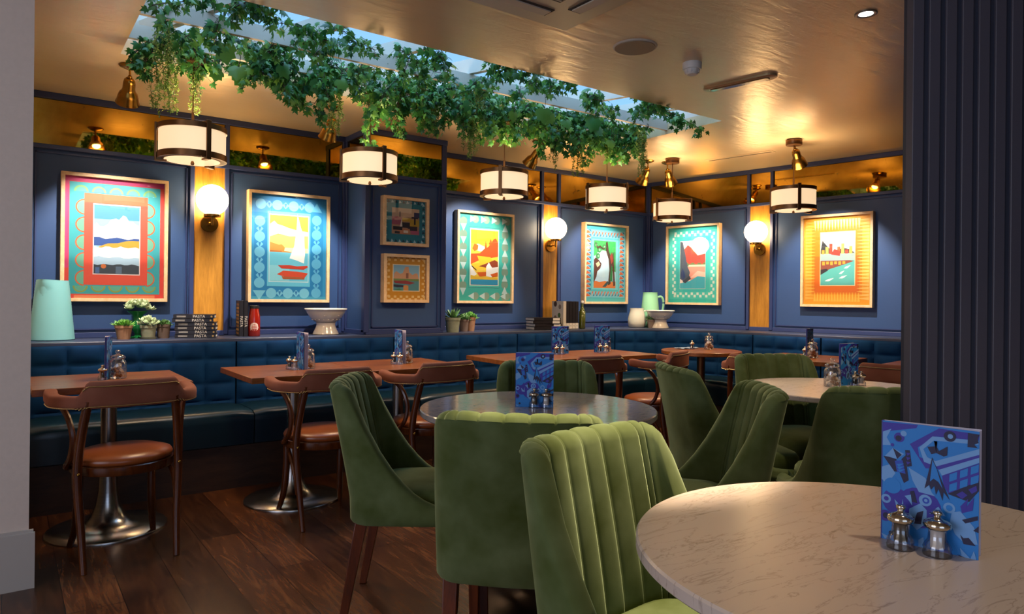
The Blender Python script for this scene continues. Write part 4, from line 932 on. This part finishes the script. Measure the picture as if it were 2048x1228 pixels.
for lab, x, y in (('glass sugar jar behind the menu on the second wooden table', 1.435, 3.99), ('glass sugar jar behind the menu on the third wooden table', 2.10, 4.03), ('glass sugar jar behind the menu near the middle marble table menu', 3.535, 4.16),
    ('glass sugar jar half behind the menu left of the round wooden table', 3.935, 4.10), ('glass sugar jar on the round wooden table', 4.905, 3.845), ('glass sugar jar beside the dark menu on the right wall table', 4.90, 2.89), ('glass sugar jar left of the light blue menu on the right-hand marble table', 3.335, 1.86)):
    dup(sj, lab, (x, y, ZT_))
# ================================================================== things on the ledge
LZ = .882
root = thing('jug', 'tall pale turquoise ribbed jug at the left end of the ledge', 'jug', (.235, 5.11, LZ), RAD(55))
b = MB(); pr2 = [(0, 0), (.115, 0), (.120, .006)]
for k in range(41): z = .006 + .354 * k / 40; pr2.append((.120 - .034 * k / 40 + .0007 * sin(k * 3.1), z))
pr2 += [(.086, .366), (.081, .366), (.084, .02), (0, .02)]
b.lathe(pr2, 48); jm = mat('#78b6bb', .42)
for i, (x, y, z) in enumerate(b.v):
    if z > .31 and x < -.02: k = (z - .31) / .056 * max(0, (-x - .02) / .066) ** 2; b.v[i] = (x * (1 + .25 * k), y * (1 - .3 * k), z + .006 * k)
b.build('body', jm, root, sharp=60)
b = MB(); b.tube(smoothpath([(.084, 0, .33), (.125, 0, .325), (.150, 0, .27), (.148, 0, .19), (.118, 0, .11)], 5), .010, 10, rz=[.016] * 21); b.build('handle', jm, root)
root = thing('jug', 'tall green enamel jug with a loop handle in the corner of the ledge', 'jug', (5.42, 5.00, LZ), RAD(-30))
b = MB(); b.lathe([(0, 0), (.088, 0), (.095, .006), (.098, .06), (.090, .20), (.078, .32), (.074, .352), (.078, .362), (.073, .362), (.070, .350), (.08, .2), (.085, .02), (0, .02)], 40); gm = mat('#7fb088', .25); b.build('body', gm, root, sharp=60)
b = MB(); b.tube(smoothpath([(.074, 0, .31), (.120, 0, .315), (.142, 0, .26), (.130, 0, .17), (.092, 0, .12)], 5), .008, 10, rz=[.012] * 21); b.build('handle', gm, root)
root = thing('jug', 'squat cream jug in front of the green enamel jug', 'jug', (5.215, 4.99, LZ), RAD(-30))
b = MB(); b.lathe([(0, 0), (.070, 0), (.082, .008), (.090, .05), (.090, .09), (.078, .14), (.068, .175), (.070, .196), (.066, .196), (.062, .17), (.08, .09), (.07, .02), (0, .02)], 40); cm = mat('#c6c0ac', .35); b.build('body', cm, root, sharp=60)
b = MB(); b.tube(smoothpath([(.066, 0, .165), (.105, 0, .170), (.118, 0, .13), (.104, 0, .08), (.086, 0, .06)], 5), .007, 10); b.build('handle', cm, root)
def pedbowl(label, loc, s):
    root = thing('pedestal_bowl', label, 'bowl', loc, 0)
    b = MB(); b.lathe([(x * s, z * s) for x, z in [(0, .085), (.055, .086), (.085, .100), (.118, .130), (.140, .165), (.146, .180), (.154, .184), (.158, .190), (.154, .196), (.142, .194), (.135, .18), (.11, .14), (.08, .115), (.04, .105), (0, .104)]], 56)
    b.build('bowl', M['ceramic'], root, sharp=60)
    b = MB(); b.lathe([(x * s, z * s) for x, z in [(0, 0), (.090, 0), (.095, .005), (.091, .018), (.080, .040), (.071, .062), (.068, .078), (.074, .090), (0, .090)]], 48); b.build('foot', M['ceramic'], root, sharp=60)
    b = MB()
    for k in range(18):
        a_ = 2 * pi * k / 18; b.sphere((.100 * s * cos(a_), .100 * s * sin(a_), .113 * s), .005 * s, n=8, k=5)
    b.build('beading', M['ceramic'], root)
    b = MB()
    for k in range(14):
        a_ = -pi / 2 - .45 + .9 * k / 13; zz = .142 + .018 * sin(pi * k / 13); b.sphere((.124 * s * cos(a_), .124 * s * sin(a_), zz * s), .006 * s, n=8, k=5)
    b.build('garland', M['ceramic'], root)
pedbowl('white ceramic pedestal bowl on the ledge left of the boxed pier', (1.945, 5.035, LZ), 1.0)
pedbowl('white ceramic pedestal bowl on the ledge near the room corner', (5.33, 4.78, LZ), .92)
# plants
def petals(b, c, n, L, w, up, rng, m=0, thick=.003):
    for k in range(n):
        a_ = rng.uniform(0, 6.283); t = (k + .5) / n; el = up[0] + (up[1] - up[0]) * t + rng.uniform(-.12, .12); l = L * rng.uniform(.75, 1.1) * (1 - .35 * t)
        d = Vector((cos(a_) * cos(el), sin(a_) * cos(el), sin(el))); s_ = Vector((-sin(a_), cos(a_), 0)) * w; up_ = d.cross(s_).normalized() * thick
        if up_.z < 0: up_ = -up_
        p = Vector(c)
        vs = [p, p + d * l * .4 + s_ * .5 - up_, p + d * l * .75 + s_ * .42 , p + d * l + up_ * 1.5, p + d * l * .75 - s_ * .42, p + d * l * .4 - s_ * .5 - up_, p + d * l * .45 - up_ * 2.5, p + d * l * .5 + up_]
        b.add(vs, [(0, 1, 7), (1, 2, 7), (2, 3, 7), (3, 4, 7), (4, 5, 7), (5, 0, 7), (0, 6, 1), (1, 6, 2), (2, 6, 3), (3, 6, 4), (4, 6, 5), (5, 6, 0)], m)
def potted(label, loc, potm, pot, plant, col, h=.0, seed=1, saucer=None, bands=None):
    root = thing('potted_succulent', label, 'plant', loc, 0, None); rng = random.Random(seed); rb, rt, hh = pot
    b = MB(); b.lathe([(0, 0), (rb, 0), (rt * .97, hh * .80), (rt * 1.04, hh * .82), (rt * 1.06, hh), (rt * .94, hh), (rt * .9, hh * .88), (0, hh * .88)], 32); b.build('pot', potm, root, sharp=40)
    if saucer:
        b = MB(); b.lathe([(0, 0), (rb * 1.2, 0), (rb * 1.35, .014), (rb * 1.28, .014), (rb * 1.15, .004), (0, .004)], 32); b.build('saucer', saucer, root)
    b = MB(); b.lathe([(0, hh * .86), (rt * .92, hh * .86), (rt * .5, hh * .93), (0, hh * .94)], 16); b.build('soil', mat('#2a1c12', .9), root)
    b = MB(); kind = plant
    if kind == 'spiky':
        for j in range(7): a_ = j * 2.4; r_ = rt * .5 * (j / 7) ** .5; petals(b, (r_ * cos(a_), r_ * sin(a_), hh * .9), 18, rt * 1.45, .014, (.1, 1.3), rng)
    elif kind == 'rosettes':
        for j in range(12): a_ = j * 2.4; r_ = rt * 1.05 * (j / 12) ** .5; petals(b, (r_ * cos(a_), r_ * sin(a_), hh * .95 + .045 * (1 - (j / 12))), 20, .040, .022, (.0, 1.35), rng)
    elif kind == 'tall':
        petals(b, (0, 0, hh * .9), 24, rt * 2.0, .026, (.35, 1.45), rng); petals(b, (rt * .4, 0, hh * .9), 10, rt * 1.3, .022, (.2, 1.3), rng)
    elif kind == 'bushy':
        for j in range(14): a_ = j * 2.4; r_ = rt * .9 * (j / 14) ** .5; petals(b, (r_ * cos(a_), r_ * sin(a_), hh * .92 + .03 * (1 - j / 14)), 13, .044, .018, (-.1, 1.4), rng)
    o = b.build('leaves', col, root, sharp=20); return root
terra = NT('terracotta', .8); v = terra.coord((1, 1, 1)); terra.base(terra.mix(terra.noise(v, 25, 4), '#8a5a3c', '#a8866a')); terra = terra.m
moss = NT('mossy_pot', .85); v = moss.coord((1, 1, 1)); moss.base(moss.mix(moss.noise(v, 30, 5, .7), '#5f6a52', '#9a9a84')); moss = moss.m
lf = lambda nm, a_, c_: (lambda q_: (q_.base(q_.mix(q_.noise(q_.coord((1, 1, 1)), 40, 2), a_, c_)), q_.m)[1])(NT(nm, .45))
l1 = lf('bright_succulent', '#3f7a2c', '#86c25a'); l2 = lf('pale_succulent', '#8fae86', '#d4dcb8'); l3 = lf('dark_succulent', '#2c5a2e', '#6f9a5a')
potted('bright green succulent in a terracotta pot on the ledge', (.612, 5.03, LZ), terra, (.036, .050, .088), 'spiky', l1, seed=2)
potted('pale rosette succulent in a mossy pot with a saucer on the ledge', (.748, 5.00, LZ), moss, (.036, .048, .088), 'rosettes', l2, seed=5, saucer=moss)
potted('spiky succulent in a small dark clay pot on the ledge', (.845, 5.05, LZ), mat('#5c4a40', .8), (.034, .042, .092), 'spiky', l3, seed=9)
root = thing('goblet_planter', 'green glass goblet holding a pale rosette succulent behind the pots', 'planter', (.705, 5.13, LZ))
b = MB(); b.lathe([(0, 0), (.045, 0), (.046, .006), (.020, .014), (.020, .03), (.034, .05), (.040, .09), (.030, .125), (.034, .150), (.062, .172), (.066, .178), (.055, .178), (0, .170)], 32)
q = NT('green_glass', .12); q.base(q.mix(.5, '#0e4a26', '#1f7a3a')); b.build('goblet', q.m, root, sharp=60)
b = MB(); rng = random.Random(4)
for j in range(14): a_ = j * 2.4; r_ = .068 * (j / 14) ** .5; petals(b, (r_ * cos(a_), r_ * sin(a_), .182 + .045 * (1 - (j / 14) ** 2)), 20, .046, .025, (.0, 1.35), rng)
b.build('leaves', l2, root, sharp=20)
potted('tall pointed succulent in a patterned grey pot right of the boxed pier', (3.00, 4.95, LZ), None or moss, (.050, .062, .120), 'tall', l3, seed=11)
potted('bushy succulent in a small brown pot right of the boxed pier', (3.14, 5.00, LZ), mat('#6a5850', .8), (.034, .043, .105), 'bushy', l3, seed=12)
potted('bushy succulent in a two-tone terracotta pot right of the boxed pier', (3.225, 5.03, LZ), terra, (.034, .046, .120), 'bushy', l1, seed=13)
potted('tiny dark succulent in a grey pot before the green enamel jug', (5.27, 4.84, LZ), mat('#7a6a60', .7), (.034, .044, .085), 'spiky', l3, seed=14)
# books
BK, WH = mat('#1d1b20', .35), mat('#cfc8bd', .7)
def book(label, loc, rz, L=.25, W=.19, T=.026, cov=BK, txt='PASTA', col='#d8d2c8', pos=.03, ptag=True, upright=False):
    root = thing('cookbook', label, 'book', loc, rz)
    b = MB()
    b.box((0, W / 2, T - .0015), (L, W, .003)); b.box((0, W / 2, .0015), (L, W, .003)); b.box((0, .0015, T / 2), (L, .003, T)); b.build('cover', cov, root, bevel=.0006)
    b = MB(); b.box((0, W / 2 + .001, T / 2), (L - .008, W - .008, T - .006)); b.build('pages', WH, root)
    if txt:
        text_mesh(txt, .026, 'spine_title', mat(col, .5), root, (pos, -.0004, T / 2), (pi / 2, 0, 0), 1.0)
        b = MB(); b.lathe([(0, -.0006), (.006, -.0006), (.006, .0), (0, .0)], 16, (L / 2 - .018, 0, T / 2), 0, (0, 1, 0)); b.build('publisher_mark', mat('#b99a5a', .5), root)
        b = MB()
        for k in range(2): b.box((-L / 2 + .048, -.0003, T / 2 + .003 - k * .006), (.055, .0008, .0018))
        b.build('author_line', mat(col, .5), root)
    return root
zz = LZ; names = ['bottom', 'second from the bottom', 'third from the bottom', 'third from the top', 'second from the top', 'topmost']
for k in range(6):
    dx = (0, .004, -.002, .002, -.016, -.010)[k]
    book('black cookbook titled PASTA, %s of the flat stack of six' % names[k], (1.025 + dx, 4.975, zz), RAD(-17 + (0, 2, -1, 1, 4, 0)[k]), T=.0255); zz += .0260
def upbook(label, x, y, rz, cov, txt, H=.25, T=.028, D=.19, front=None, band=None):
    root = thing('cookbook', label, 'book', (x, y, LZ), rz)
    b = MB(); b.box((0, .0015, H / 2), (T, .003, H)); b.box((-T / 2 + .0015, D / 2, H / 2), (.003, D, H)); b.box((T / 2 - .0015, D / 2, H / 2), (.003, D, H)); b.build('cover', cov, root, bevel=.0006)
    b = MB(); b.box((0, D / 2 + .001, H / 2), (T - .006, D - .006, H - .008)); b.build('pages', WH, root)
    if front:
        A_ = Art(D, H); front(A_); o = A_.build('front_art', root, 0, .5); o.rotation_euler[2] = pi / 2; o.location = (-T / 2 - .0005, D, 0); o.scale = (-1, 1, 1) if False else (1, 1, 1); o.rotation_euler[2] = -pi / 2
    if txt: text_mesh(txt, .026, 'spine_title', mat('#d8d2c8', .5), root, (0, -.0004, H * .42), (pi / 2, pi / 2, 0))
    if band:
        b = MB(); b.box((0, -.0004, H * .12), (T * .96, .0012, H * .20)); b.build('spine_label', mat('#d8d4cc', .5), root); text_mesh('N', .014, 'spine_letter', BK, root, (0, -.0014, H * .12), (pi / 2, 0, 0))
    return root
def pastafront(A_):
    A_.rect('#14110c', 0, 0, 1, 1, 0)
    for i in range(9): A_.rect('#b08a3a' if i % 2 else '#8f6a28', .18, .06 + i * .10, .92, .12 + i * .10, 1)
upbook('upright black PASTA cookbook showing its gold striped front, left of the red bottle', 1.325, 5.00, RAD(-8), BK, 'PASTA', front=pastafront)
upbook('upright black PASTA cookbook next to the red sauce bottle', 1.355, 4.998, RAD(-8), BK, 'PASTA')
root = thing('sauce_bottle', 'red tomato sauce bottle with a round white label on the ledge', 'bottle', (1.415, 5.01, LZ))
b = MB(); b.lathe([(0, 0), (.037, 0), (.041, .006), (.0405, .06), (.0405, .11), (.038, .145), (.032, .175), (.030, .196), (0, .196)], 32); b.build('bottle', mat('#8e1c10', .12, coat=.5), root, sharp=60)
b = MB(); b.lathe([(0, .196), (.032, .196), (.032, .214), (.029, .217), (0, .217)], 28); b.build('lid', mat('#1a1a1c', .4), root)
b = MB(); an0 = RAD(-105)
def lab(u, v_):
    r = .0405; a_ = an0 + (u - .5) * 1.5; return Vector((r * cos(a_), r * sin(a_), .062 + (v_ - .5) * .07 * (1 - (2 * abs(u - .5)) ** 2.4) ** .5))
b.grid(lab, 12, 4); b.build('label', mat('#e0cfc6', .5), root, recalc=False)
b = MB()
for k in range(5):
    zc = .040 + k * .011; w = (.25, .5, .55, .5, .25)[k]
    b.grid(lambda u, v_: Vector((.0410 * cos(an0 + (u - .5) * w * 1.6), .0410 * sin(an0 + (u - .5) * w * 1.6), zc + (v_ - .5) * .004)), 6, 1)
b.build('label_lettering', mat('#a8342c', .5), root, recalc=False)
zz = LZ
for k, (dx, r, T) in enumerate(((0, 0, .030), (.006, 2, .026), (-.010, -3, .027), (-.004, 1, .026))):
    nm = ('bottom', 'second', 'third', 'topmost')[k]
    root = book('black and white cookbook, %s of the flat stack of four left of the upright books' % nm, (4.00 + dx, 4.93, zz), RAD(-14 + r), .27, .20, T, BK, None)
    b = MB(); b.box((.09, -.0003, T / 2), (.07, .0010, T * .8)); b.build('spine_label', mat('#d8d4cc', .5), root); zz += T + .0004
def whitefront(A_):
    A_.rect('#c9c2b8', 0, 0, 1, 1, 0); A_.disc('#4a3a34', .3, .9, .14, 1)
    for x, y, c in ((.7, .8, '#8a7a70'), (.65, .5, '#4a6a3c'), (.3, .4, '#7a6a5a'), (.7, .2, '#5a4438')): A_.disc(c, x, y, .12, 1)
for k in range(5):
    cov = WH if k == 0 else BK
    upbook(('upright white-fronted cookbook, leftmost of the five below the middle oak panel', 'upright black-spined cookbook, second of five below the middle oak panel', 'upright black-spined cookbook, middle of five below the middle oak panel', 'upright black-spined cookbook, fourth of five below the middle oak panel', 'upright black-spined cookbook next to the oil bottle')[k],
        4.225 + k * .038, 4.96 - k * .0, RAD(-6), cov, None, H=.262 - .004 * (k % 2), T=.034, front=whitefront if k == 0 else None, band=True)
root = thing('oil_bottle', 'olive oil bottle with a swing stopper beside the upright cookbooks', 'bottle', (4.46, 4.98, LZ))
b = MB(); b.box((0, 0, .088), (.052, .052, .176), 0, 0, .008); b.lathe([(.024, .174), (.018, .195), (.011, .21), (.011, .245), (0, .245)], 20); b.build('bottle', mat('#4a4f14', .1, coat=.5), root, sharp=45)
b = MB(); b.lathe([(0, .245), (.013, .245), (.014, .262), (.010, .270), (0, .270)], 16); b.build('stopper', M['ceramic'], root)
b = MB(); b.tube([(-.013, 0, .225), (-.018, 0, .25), (0, 0, .275), (.018, 0, .25), (.013, 0, .225)], .0018, 6); b.build('wire_clip', M['chrome'], root)
# ================================================================== hanging greenery
def leafmat(nm, c1, c2, c3):
    q = NT(nm, .42, 0, .4); g = q.n('ShaderNodeNewGeometry'); q.base(q.ramp(g.outputs['Random Per Island'], [(0, c1), (.5, c2), (1, c3)]))
    q.b.inputs['Subsurface Weight'].default_value = 0
    tr_ = q.n('ShaderNodeBsdfTranslucent'); mx = q.n('ShaderNodeMixShader'); mx.inputs[0].default_value = .28
    rp = q.ramp(g.outputs['Random Per Island'], [(0, c1), (1, c3)]); q.l(rp, tr_.inputs[0])
    out = q.t.nodes['Material Output']; q.l(q.b.outputs[0], mx.inputs[1]); q.l(tr_.outputs[0], mx.inputs[2]); q.l(mx.outputs[0], out.inputs[0]); return q.m
IVY = leafmat('ivy_leaf', '#1a4a20', '#347a34', '#6a9a40'); FINE = leafmat('fine_leaf', '#3d6b2a', '#6f9440', '#9aa84e'); VINE = leafmat('vine_leaf', '#1f5a3a', '#3f7a2c', '#6f8a2c')
STEM = mat('#3a2414', .8)
LOBES = [(0, 0), (.30, -.10), (.52, .10), (.34, .26), (.56, .52), (.22, .50), (0, 1.0), (-.22, .50), (-.56, .52), (-.34, .26), (-.52, .10), (-.30, -.10)]
VL = [(0, 0), (.24, -.16), (.52, -.02), (.60, .26), (.46, .34), (.50, .62), (.26, .66), (0, .98), (-.26, .66), (-.50, .62), (-.46, .34), (-.60, .26), (-.52, -.02), (-.24, -.16)]
def leaf(b, p, d, n, s, m=0, shape=LOBES, droop=.25):
    d = d.normalized(); sd = d.cross(n)
    if sd.length < 1e-3: sd = Vector((1, 0, 0))
    sd.normalize(); n = sd.cross(d).normalized()
    vs = [p + (sd * x + d * y) * s + n * (-(abs(x) * .35 + y * y * droop) * s) for x, y in shape]
    c = p + d * s * .32; vs.append(c); k = len(shape)
    b.add(vs, [(i, (i + 1) % k, k) for i in range(k)], m)
rg = random.Random(21)
def rv(a=1): return Vector((rg.uniform(-a, a), rg.uniform(-a, a), rg.uniform(-a, a)))
def ivy(label, pts, dens, size, group=None, shape=LOBES, m=IVY, spread=.035):
    pts = smoothpath(pts, 6); b = MB()
    b.tube(pts, .0018, 5, 1)
    Lt = sum((pts[i + 1] - pts[i]).length for i in range(len(pts) - 1)); n = int(Lt * dens)
    for k in range(n):
        f = rg.random() * (len(pts) - 1); i = min(int(f), len(pts) - 2); p = pts[i].lerp(pts[i + 1], f - i)
        o = rv(spread); o.z -= spread * .3; q_ = p + o
        d = Vector((o.x, o.y, -.4 * spread - rg.uniform(0, spread))) + rv(spread * .5)
        b.tube([p, q_], .0009, 3, 1, False)
        leaf(b, q_, d, Vector((rg.uniform(-1, 1), rg.uniform(-1, .2), rg.uniform(0, 1))), size * rg.uniform(.65, 1.25), 0, shape)
    o = b.build('ivy_vine', [m, STEM], sharp=180, recalc=False); tag(o, label, 'hanging plant', group); return o
GI = 'ivy vines woven through the skylight lattice'; LI = 'green ivy vine tangled through the skylight lattice beams'
for k in range(150):
    x = SX0 + .12 + (SX1 - SX0 - .2) * (k + rg.random()) / 150; far = rg.random() < .62
    y = rg.uniform(3.80, 4.12) if far else rg.uniform(3.16, 3.85)
    dx = rg.uniform(-.30, .30); dr = rg.uniform(.03, .19) if far else rg.uniform(-.02, .06)
    z0 = 2.47
    sp_ = ['at the left end of the skylight', 'between the first and second pendant lamps', 'between the second and third pendant lamps', 'between the third and fourth pendant lamps', 'at the right end of the skylight'][sum(x > q_ for q_ in (.80, 1.80, 2.81, 3.80))]
    lb_ = 'green ivy vine %s, on the %s side' % (sp_, 'wall' if far else 'room')
    ivy(lb_, [(x, y, z0 + .05), (x + dx * .3, y + rg.uniform(-.05, .05), z0 + .01), (x + dx * .7, y + rg.uniform(-.08, .02), z0 - dr * .6), (x + dx, y - rg.uniform(0, .08), z0 - .03 - dr)], 230 if far else 170, .040, 'ivy ' + sp_ + (', wall side' if far else ', room side'))
# longer ivy trails
for lab, x, y, z1 in (('ivy trail hanging between the first two pendant lamps, left of the hidden spotlight', 1.50, 3.98, 2.20), ('ivy trail climbing down the cord of the second pendant lamp', 1.80, 3.95, 2.075),
    ('short ivy trail hanging right of the second pendant cord', 2.02, 3.98, 2.22), ('ivy trail hanging at the left end of the skylight', .56, 3.92, 2.26), ('ivy trail hanging above the third pendant lamp', 2.62, 3.97, 2.24),
    ('ivy trail hanging before the middle brass spotlight', 3.15, 3.98, 2.22), ('ivy trail hanging above the print of the twisting tree', 3.62, 3.99, 2.20), ('ivy trail at the right end of the skylight', 3.95, 3.80, 2.30)):
    ivy(lab, [(x, y, 2.46), (x + .03, y - .01, 2.46 - (2.46 - z1) * .35), (x - .02, y + .01, 2.46 - (2.46 - z1) * .7), (x + .01, y, z1)], 230, .034, None, spread=.028)
def fine(label, x, y, z1, n, wd, z0=2.47):
    b = MB()
    for s_ in range(n):
        bx = x + rg.uniform(-wd, wd); by = y + rg.uniform(-wd * .6, wd * .6); ze = z1 + (z0 - z1) * abs(rg.gauss(0, .28))
        pts = []; N = 14; px, py = bx, by
        for i in range(N + 1):
            px += rg.uniform(-.008, .008); py += rg.uniform(-.008, .008); pts.append(Vector((px, py, z0 + (ze - z0) * i / N)))
        b.tube(pts, .0009, 4, 1)
        for k in range(int((z0 - ze) * 420)):
            f = rg.random() * N; i = min(int(f), N - 1); p = pts[i].lerp(pts[i + 1], f - i); d = rv(1); d.z -= .3; d.normalize()
            sd = d.cross(rv(1)).normalized(); L = rg.uniform(.010, .022); w = .0028
            q_ = p + d * L
            b.add([p, p + d * L * .5 + sd * w, q_, p + d * L * .5 - sd * w], [(0, 1, 2, 3)], 0)
            if rg.random() < .5:
                m_ = p + d * L * .6; e = (d + sd * 1.2).normalized() * L * .6; t = e.cross(rv(1)).normalized() * w * .8; b.add([m_, m_ + e * .5 + t, m_ + e, m_ + e * .5 - t], [(0, 1, 2, 3)], 0)
    tag(b.build('trailing_fern', [FINE, STEM], sharp=180, recalc=False), label, 'hanging plant')
for a_ in (('thick fine-leaved trailer hanging left of the first pendant cord', .655, 3.95, 2.075, 16, .055), ('thin fine-leaved trailer around the first pendant cord', .815, 3.975, 2.12, 5, .022),
    ('fine-leaved trailer hanging over the half hidden spotlight', 1.575, 3.96, 2.085, 8, .030), ('short fine-leaved trailer right of the second pendant lamp', 2.235, 3.96, 2.175, 5, .025),
    ('long fine-leaved trailer left of the third pendant cord', 2.535, 3.96, 2.085, 8, .028), ('short dark fine-leaved trailer right of the third pendant cord', 2.87, 3.96, 2.25, 5, .03),
    ('thin fine-leaved trailer right of the middle brass spotlight', 3.27, 3.97, 2.10, 5, .018), ('fine-leaved trailer left of the fourth pendant cord', 3.50, 3.97, 2.075, 7, .025),
    ('small fine-leaved trailer beside the fourth pendant cord', 3.74, 3.93, 2.25, 5, .03), ('thick fine-leaved trailer hanging above the corner spotlight', 3.93, 3.72, 2.10, 14, .06),
    ('fine-leaved trailer among the ivy at the upper left of the skylight', .62, 3.72, 2.28, 8, .05), ('blue-lit fine-leaved clump high in the middle of the skylight', 2.35, 3.62, 2.33, 9, .06)):
    fine(*a_)
b = None
for k in range(40):
    x = rg.uniform(.75, 3.9); y = rg.uniform(3.55, 4.05); z = rg.uniform(2.37, 2.43); b = MB(); p = Vector((x, y, z))
    b.tube([p + Vector((0, 0, .12)), p + Vector((.01, 0, .05)), p], .0018, 5, 1)
    leaf(b, p, Vector((rg.uniform(-.6, .6), rg.uniform(-.7, .1), -1)), Vector((rg.uniform(-.5, .5), -1, .6)), rg.uniform(.065, .110), 0, VL)
    tag(b.build('vine_leaf', [VINE, STEM], sharp=60, recalc=False), 'broad lobed vine leaf hanging among the small ivy leaves', 'leaf', 'broad vine leaves in the greenery')
